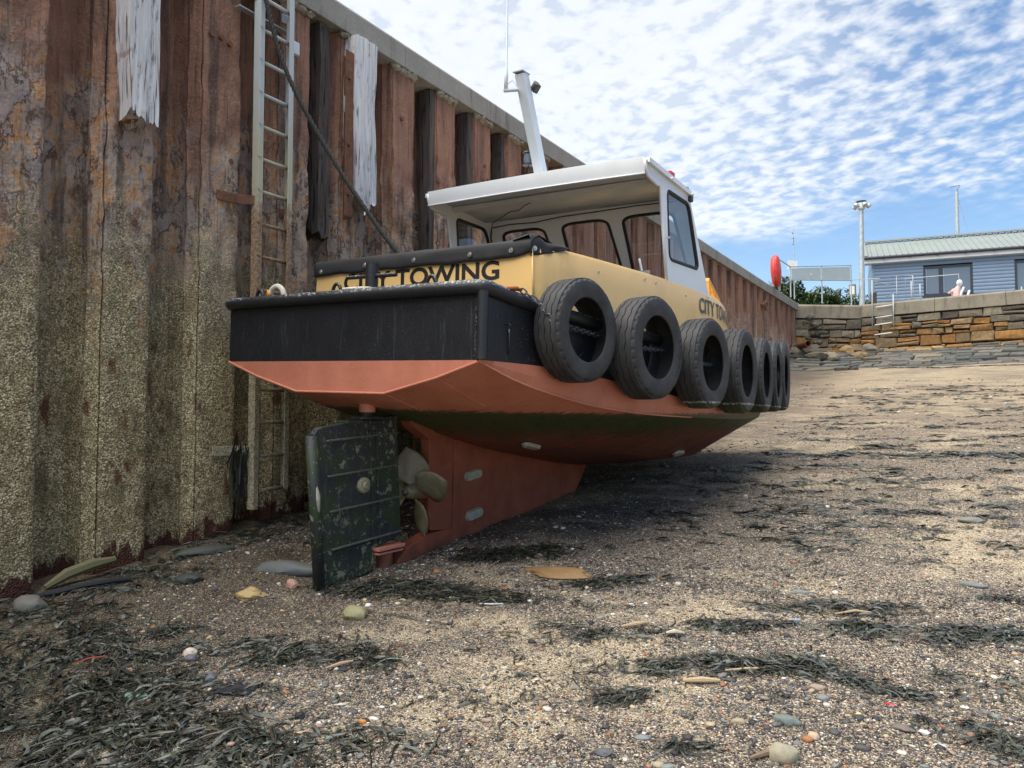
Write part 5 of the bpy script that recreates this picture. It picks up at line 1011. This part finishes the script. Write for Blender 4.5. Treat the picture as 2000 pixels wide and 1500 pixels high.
WC = 1.35 * np.array([(.018, .022, .016), (.028, .033, .024), (.040, .046, .034), (.024, .026, .024), (.050, .054, .036), (.030, .022, .014), (.065, .070, .060)])
def wrack(name, patches, wmin=.004, wmax=.011, lmin=.05, lmax=.22, dn=1.7):
    V = []; Fq = []; cols = []; k = 0
    for (cx, cy, rx, ry, rot_, n, flow, lift) in patches:
        cr, sr = cos(rot_), sin(rot_)
        for _ in range(int(n * dn + .5)):
            r = sqrt(random.random()) * (1 if random.random() < .8 else 1.35); t = random.uniform(0, 2 * pi); lx, ly = r * rx * cos(t), r * ry * 1.35 * sin(t); x, y = cx + lx * cr - ly * sr, cy + lx * sr + ly * cr
            if noise.noise(Vector((x * 4.5, y * 6, 2))) + .5 * noise.noise(Vector((x * 13, y * 13, 5))) < .0 and random.random() < .82: continue
            a = rot_ + random.gauss(0, flow) + (pi if random.random() < .5 else 0); L = random.uniform(lmin, lmax) * random.uniform(.5, 1); w = wmin * .55 + (wmax * .72 - wmin * .55) * random.random() ** 1.8; cv_ = random.gauss(0, 4.2); ns = 6
            if random.random() < .25 and lmax > .15: L *= 1.8; w *= .55; ns = 10; cv_ *= .6
            ns = ns; st_ = L / ns
            z0 = random.random() ** 1.6 * lift * .65 * max(.15, 1 - r * r) + .003; roll = random.gauss(0, .75); ci = random.choice(range(len(WC))); col = WC[ci] * random.uniform(.5, 1.7); arch = random.uniform(0, .018)
            x -= cos(a) * L / 2; y -= sin(a) * L / 2
            for i in range(ns + 1):
                q = i / ns; ww = w * (.35 + .65 * sin(pi * min(1, q * 1.1 + .08))) * (1 + .25 * sin(i * 2.1 + ci)); nx, ny = -sin(a), cos(a); zt = gz(x, y) + z0 + arch * sin(pi * q); dzr = ww * sin(roll)
                V.append((x + nx * ww, y + ny * ww, zt + dzr)); V.append((x - nx * ww, y - ny * ww, zt - dzr * .6))
                if i < ns: Fq.append((k + 2 * i, k + 2 * i + 1, k + 2 * i + 3, k + 2 * i + 2)); cols.append(col)
                x += cos(a) * st_; y += sin(a) * st_; a += cv_ * st_ * 3 + random.gauss(0, .22)
            k += 2 * (ns + 1)
    return np_mesh(name, np.array(V), np.array(Fq), np.array(cols), M['weed'])
wrack('wrack_weed', [(-4.25, 2.45, .62, .34, -.55, 1500, 1.0, .05), (-3.65, 2.33, .52, .30, -.25, 1500, 1.1, .055), (-3.12, 2.25, .45, .22, .0, 1200, 1.0, .05), (-2.75, 2.30, .36, .16, .25, 600, 1.0, .04), (-3.75, 1.95, .5, .2, -.4, 700, 1.0, .04), (-4.9, 2.5, .35, .4, -.6, 650, .9, .04), (-5.25, 2.85, .4, .25, 1.2, 380, .8, .03), (-2.3, 2.62, .35, .09, .3, 160, .8, .025)], .0045, .015, .07, .26, dn=1.15)
wrack('wrack_weed', [(-3.35, 3.15, .30, .12, .35, 420, .8, .03), (-3.78, 3.15, .28, .09, .5, 200, .7, .02), (-3.05, 3.35, .30, .10, .0, 260, .7, .025), (-2.85, 3.30, .2, .06, -.4, 120, .6, .02), (-4.5, 2.95, .4, .07, .7, 160, .4, .02), (-4.0, 3.0, .35, .05, .7, 110, .35, .02), (-3.3, 2.72, .25, .06, .3, 110, .6, .02)])
wrack('wrack_weed', [(-5.5, 4.1, .22, .6, .1, 420, 1.2, .05), (-5.45, 4.9, .25, .6, .1, 600, 1.2, .07), (-5.0, 5.4, .5, .4, .2, 450, 1.2, .05), (-5.2, 3.55, .35, .18, 1.0, 260, 1.1, .03), (-3.85, 4.22, .3, .12, .6, 240, .9, .03), (-3.45, 4.30, .42, .13, .25, 520, .7, .035), (-3.0, 4.38, .35, .12, .25, 420, .7, .03), (-3.3, 5.25, .40, .14, .35, 650, .9, .06), (-3.02, 5.42, .26, .10, .3, 380, .9, .05)])
wrack('wrack_weed', [(-2.30, 4.88, .30, .08, .35, 300, .6, .03), (-2.02, 5.08, .26, .06, .35, 220, .5, .03), (-2.62, 4.45, .3, .06, .2, 160, .6, .02), (-2.05, 4.02, .35, .09, .3, 220, .7, .02), (-1.62, 4.14, .25, .07, .3, 160, .7, .02), (-1.22, 4.46, .20, .07, .4, 260, .6, .03), (-.80, 4.95, .35, .08, .35, 420, .5, .035), (-.45, 5.02, .25, .05, .35, 220, .4, .03), (-.95, 4.6, .12, .04, .3, 70, .5, .02)], dn=1.0)
wrack('wrack_weed', [(-.62, 4.68, .22, .07, .5, 260, .6, .03), (-.30, 4.70, .32, .09, .3, 480, .6, .035), (.0, 4.78, .28, .08, .35, 380, .6, .03), (.2, 4.9, .2, .05, .3, 150, .6, .02), (.15, 5.4, .2, .03, .2, 90, .5, .02), (-1.25, 3.87, .28, .09, .35, 620, .55, .04), (-.98, 4.0, .28, .07, .1, 480, .40, .045), (-.70, 4.12, .26, .05, -.2, 360, .35, .04), (-.48, 4.02, .22, .05, -.3, 240, .5, .03), (-.30, 4.02, .12, .06, -.2, 140, .7, .03)], dn=1.0)
wrack('wrack_weed', [(-1.47, 3.42, .14, .05, .7, 130, .45, .03), (-1.0, 3.13, .15, .04, .3, 90, .8, .02), (-.10, 3.72, .14, .06, .0, 170, .9, .03), (.06, 3.62, .12, .06, .5, 150, .9, .03), (-1.85, 3.55, .4, .12, .3, 120, 1.0, .015), (-2.2, 3.1, .4, .08, .3, 60, 1.0, .01), (.0, 4.2, .3, .12, .3, 120, 1.0, .015)], dn=1.0)
far = [(-2.3 + .36 * i, 10.25 + .05 * i + random.uniform(-.1, .1), .25, .05, .1, 60, .5, .02) for i in range(9)] + [(random.uniform(-2.0, 2), random.uniform(6.5, 20), random.uniform(.15, .5), .03, random.uniform(-.1, .4), 26, .4, .015) for _ in range(70)] + [(random.uniform(-2.6, 1.5), 6 + 14 * random.random() ** 1.3, random.uniform(.05, .3), .04, random.uniform(-.2, .5), random.choice([3, 5, 9]), .6, .012) for _ in range(420)] + [(-2.4 + .35 * i, 26.6 + random.uniform(-.15, .2), .3, .06, 0, 40, .5, .03) for i in range(14)]
wrack('tideline_weed', far, .008, .02, .1, .3)
scr = [(random.uniform(-5.4, .5), random.uniform(1.9, 9), random.uniform(.02, .20), .03, random.uniform(-.5, 1.2), random.choice([1, 2, 3, 4, 8]), .8, .008) for _ in range(1300)]
wrack('weed_scraps', scr, .002, .007, .03, .14)
# weed hanging from the low ladder bracket
V = []; Fq = []; cl_ = []; k = 0
for i in range(60):
    x, y, z = -5.55 + random.uniform(-.05, .05), 4.58 + random.uniform(-.05, .07), 1.38 + random.uniform(-.05, .06); L = random.uniform(.1, .55); w = random.uniform(.003, .008)
    for j in range(6):
        q = j / 5; p = (x + .02 * sin(i + q * 3), y + .03 * sin(i * 2 + q * 2) - .01, z - L * q); V += [(p[0], p[1] - w, p[2]), (p[0] + .3 * w, p[1] + w, p[2])]
        if j < 5: Fq.append((k + 2 * j, k + 2 * j + 1, k + 2 * j + 3, k + 2 * j + 2)); cl_.append(WC[i % 7])
    k += 12
np_mesh('hanging_weed', np.array(V), np.array(Fq), np.array(cl_), M['weed'])

def find(name, x, y, size, col, label, cat, seed, rot=0., rough=.22, sink=.36, sub=2, group=None, tilt=0.):
    R = Matrix.Rotation(rot, 3, 'Z') @ Matrix.Rotation(tilt, 3, 'X'); o = MB().blob((0, 0, 0), size, seed, sub, rough, R).build(name, M['pebble'], smooth=32)
    o.location = (x, y, gz(x, y) + size[2] * (.5 - sink)); vcol(o, [col]); return tag(o, label, cat, group)
G1 = 'larger stones lying on the shingle'
find('stone', -4.37, 3.72, (.21, .15, .10), (.44, .31, .14), 'flat yellow sandstone lump on dark shingle between wall and rudder', 'stone', 1, .5, .3, group=G1)
find('stone', -4.26, 4.00, (.10, .08, .08), (.44, .25, .19), 'small pink granite lump with flat faces beside the grey slab', 'stone', 2, .2, .35, sub=1, group=G1)
find('stone', -4.50, 4.20, (.56, .20, .13), (.14, .15, .145), 'long smooth grey slab stone lying against the rudder foot', 'stone', 3, .25, .18, group=G1)
find('stone', -5.33, 2.74, (.20, .18, .14), (.17, .16, .135), 'rounded grey boulder at the foot of the sheet piles', 'stone', 4, .5, .2, group=G1)
find('stone', -3.44, 3.77, (.17, .11, .11), (.30, .275, .145), 'greenish yellow sandstone block on open shingle below the rudder', 'stone', 5, .3, .3, sub=1, group=G1)
find('shell', -3.40, 3.85, (.045, .04, .03), (.70, .68, .60), 'white shell on top of the greenish yellow stone', 'shell', 6, sink=-1.2)
find('stone', -4.95, 3.65, (.20, .15, .09), (.055, .06, .052), 'dark weathered stone in front of the third pile', 'stone', 7, .4, group=G1)
find('stone', -5.33, 4.10, (.46, .17, .09), (.07, .078, .065), 'long dark slab stone lying parallel to the quay wall', 'stone', 8, 1.2, .2, group=G1)
find('stone', -3.97, 2.95, (.085, .08, .07), (.62, .52, .42), 'cream and pink stone beside the big weed bank', 'stone', 9, .3, group=G1)
find('stone', -3.90, 2.90, (.07, .06, .05), (.14, .13, .14), 'dark grey stone touching the cream stone', 'stone', 10, .3, group=G1)
find('stone', -3.54, 2.76, (.06, .06, .055), (.12, .13, .145), 'small egg shaped blue grey pebble above the torn black plastic', 'stone', 11, group=G1)
find('stone', -3.74, 2.46, (.15, .09, .035), (.17, .28, .22), 'flat pale green slate half buried in the weed bank', 'stone', 12, .3, .3, group=G1)
find('stone', -2.60, 5.03, (.47, .22, .09), (.36, .215, .095), 'long orange sandstone slab with dark weed below the skeg', 'stone', 13, .12, .45, group=G1)
for i, (dx, dy) in enumerate([(0, 0), (.04, .02), (-.03, .03)]): find('shell', -2.84 + dx, 4.99 + dy, (.045, .035, .03), (.72, .68, .58), ['white broken shell nearest the left tip of the orange slab', 'white broken shell between the orange slab and the weed', 'white broken shell furthest left of the orange slab'][i], 'shell', 14 + i, group='broken shells by the orange slab')
find('tile', -3.04, 4.30, (.075, .03, .02), (.70, .66, .52), 'cream broken tile piece on gravel below the heel of the boat', 'tile', 18, .3, .1)
find('stone', -.72, 3.49, (.115, .055, .05), (.155, .19, .175), 'grey green oblong stone below the long weed bank', 'stone', 19, -.1, .2, group=G1)
find('stone', -.68, 3.22, (.115, .09, .09), (.34, .30, .215), 'pale tan boulder at the bottom edge beside driftwood', 'stone', 20, .2, .2, group=G1)
find('stone', -.29, 3.64, (.095, .05, .03), (.16, .135, .11), 'flat brown notched slate on the right foreground', 'stone', 21, -.2, .35, group=G1)
find('stone', -2.47, 2.76, (.045, .03, .025), (.52, .21, .05), 'bright orange pebble on bare sand in the foreground', 'stone', 22, .2, group=G1)
find('stone', -2.77, 2.66, (.05, .045, .045), (.022, .023, .026), 'round black pebble just left of the orange one', 'stone', 23, group=G1)
find('stone', -.03, 5.66, (.17, .05, .035), (.16, .175, .185), 'long curved blue grey stone on wet sand at right', 'stone', 24, -.35, .2, group=G1)
find('stone', -.97, 5.18, (.12, .045, .03), (.21, .225, .22), 'flat pale grey stone above the middle weed patch', 'stone', 25, .3, .2, group=G1)
find('stone', -.04, 7.30, (.19, .12, .06), (.19, .19, .165), 'smooth grey cobble alone on the gravel far right', 'stone', 26, .1, .15, group=G1)
find('stone', -1.23, 3.12, (.07, .04, .02), (.21, .225, .23), 'thin oval grey slate at the bottom centre, pointing right', 'stone', 27, .4, group=G1)
find('stone', -1.33, 2.94, (.07, .045, .03), (.11, .12, .13), 'dark grey oval slate below the thin oval one', 'stone', 28, .4, group=G1)
find('stone', -.60, 3.40, (.05, .045, .04), (.50, .38, .25), 'small tan pebble above the tan boulder', 'stone', 29, group=G1)
find('stone', -.21, 3.65, (.045, .03, .02), (.66, .66, .62), 'white angular pebble right of the brown slate', 'stone', 30, group=G1)
find('stone', -.15, 3.55, (.05, .035, .02), (.66, .63, .62), 'pale chalky pebble low at the right', 'stone', 31, group=G1)
find('stone', .0, 3.73, (.10, .04, .025), (.21, .155, .10), 'flat brown stone beside the weed tuft near the right edge', 'stone', 32, -.2, group=G1)
find('stone', -.62, 3.77, (.06, .045, .03), (.20, .21, .20), 'grey slate square piece under the long weed bank', 'stone', 33, .2, group=G1)
find('stone', -.66, 3.86, (.075, .04, .03), (.32, .25, .19), 'pinkish flat stone under the long weed bank', 'stone', 34, .1, group=G1)
find('stone', -5.1, 3.25, (.10, .07, .05), (.10, .10, .085), 'small grey stone beside the black hose end', 'stone', 35, .3, group=G1)
find('litter', -.35, 3.83, (.045, .018, .015), (.62, .03, .04), 'red plastic scrap on pebbles at the right', 'litter', 36, -.3, .4)
find('litter', -3.62, 2.69, (.014, .03, .02), (.68, .10, .09), 'pink red plastic sliver near the torn black plastic', 'litter', 37)
find('litter', -3.87, 2.20, (.035, .025, .025), (.02, .09, .50), 'bright blue plastic cap in the weed bank', 'litter', 38)
find('litter', -.46, 3.67, (.024, .024, .018), (.66, .58, .22), 'small yellow plastic cube on pebbles', 'litter', 39, .2, .1)
find('litter', -.92, 4.72, (.05, .02, .012), (.22, .36, .62), 'pale blue plastic scrap above the middle weed patch', 'litter', 40)
def stick(path, r, col, label, name='driftwood', cat='driftwood', mat='pebble', flat=.6):
    P = [Vector((x, y, gz(x, y) + z)) for x, y, z in path]; c = MB(); rs = [r * (.5 if i in (0, len(P) - 1) else 1) for i in range(len(P))]; c.tube(P, rs, 7); o = c.build(name, M[mat], smooth=40)
    if mat == 'pebble': vcol(o, [col])
    return tag(o, label, cat)
DW = (.46, .34, .20)
stick([(-1.78, 4.19, .02), (-1.71, 4.24, .025), (-1.66, 4.29, .02)], .013, DW, 'pale driftwood splinter on the weed scraps, pointing up right')
stick([(-1.24, 3.67, .02), (-1.16, 3.71, .02), (-1.08, 3.74, .015)], .016, DW, 'pale driftwood piece lying along the long weed bank')
stick([(-1.08, 3.83, .02), (-1.0, 3.90, .02), (-.93, 3.96, .02)], .008, DW, 'thin driftwood stick right of the pale driftwood piece')
stick([(-.72, 4.83, .02), (-.62, 4.90, .025), (-.52, 4.93, .015)], .008, DW, 'long bent driftwood twig on the upper right weed patch')
stick([(-1.50, 4.16, .02), (-1.46, 4.18, .03), (-1.42, 4.22, .02)], .013, (.58, .52, .38), 'bone like bleached wood on the gravel')
stick([(-3.02, 3.08, .02), (-2.98, 3.15, .02), (-2.94, 3.21, .02)], .011, (.40, .28, .19), 'brown driftwood stick below the greenish stone')
stick([(-2.79, 4.23, .012), (-2.72, 4.27, .012), (-2.65, 4.30, .012)], .006, (.66, .66, .68), 'thin white plastic stick on gravel below the skeg', 'litter', 'litter')
stick([(-.79, 3.13, .015), (-.74, 3.19, .02), (-.71, 3.22, .02)], .014, (.20, .14, .085), 'brown driftwood stub pressed against the tan boulder')
stick([(-4.33, 2.46, .05), (-4.30, 2.54, .055), (-4.26, 2.62, .05)], .004, (.50, .075, .035), 'red orange twine lying in the big weed bank', 'twine', 'twine')
stick([(-3.69, 2.57, .015), (-3.66, 2.65, .015), (-3.62, 2.70, .01)], .003, (.48, .14, .05), 'thin orange twine left of the torn black plastic', 'twine', 'twine')
stick([(-5.52, 2.78, .02), (-5.38, 2.95, .03), (-5.31, 3.06, .035), (-5.24, 3.25, .03), (-5.22, 3.42, .01)], .020, None, 'black rubber hose half buried along the foot of the wall', 'hose', 'hose', 'rubber')
stick([(-5.60, 2.98, .02), (-5.58, 3.12, .08), (-5.54, 3.28, .11), (-5.52, 3.44, .10)], .042, (.15, .135, .065), 'curved olive brown timber baulk propped against the piles')
c = MB(); rows = [[(-3.36 + .2 * u - .03 * v, 2.62 + .06 * u + .12 * v, gz(-3.3, 2.68) + .02 + .025 * noise.noise(Vector((u * 4, v * 4, 1)))) for u in np.linspace(0, 1, 9)] for v in np.linspace(0, 1, 7)]
c.grid(rows); o = c.build('litter', M['plastic'], smooth=True); sd = o.modifiers.new('solid', 'SOLIDIFY'); sd.thickness = .003; tag(o, 'crumpled torn black plastic sheet on the foreground gravel', 'litter')
tag(MB().box((-3.46, 26.43, gz(-3.46, 26.43) + .04), (.70, .12, .10), Matrix.Rotation(.05, 3, 'Z')).build('plank', M['timber_dark'], bevel=.01), 'dark plank lying alone on the far sand', 'plank')
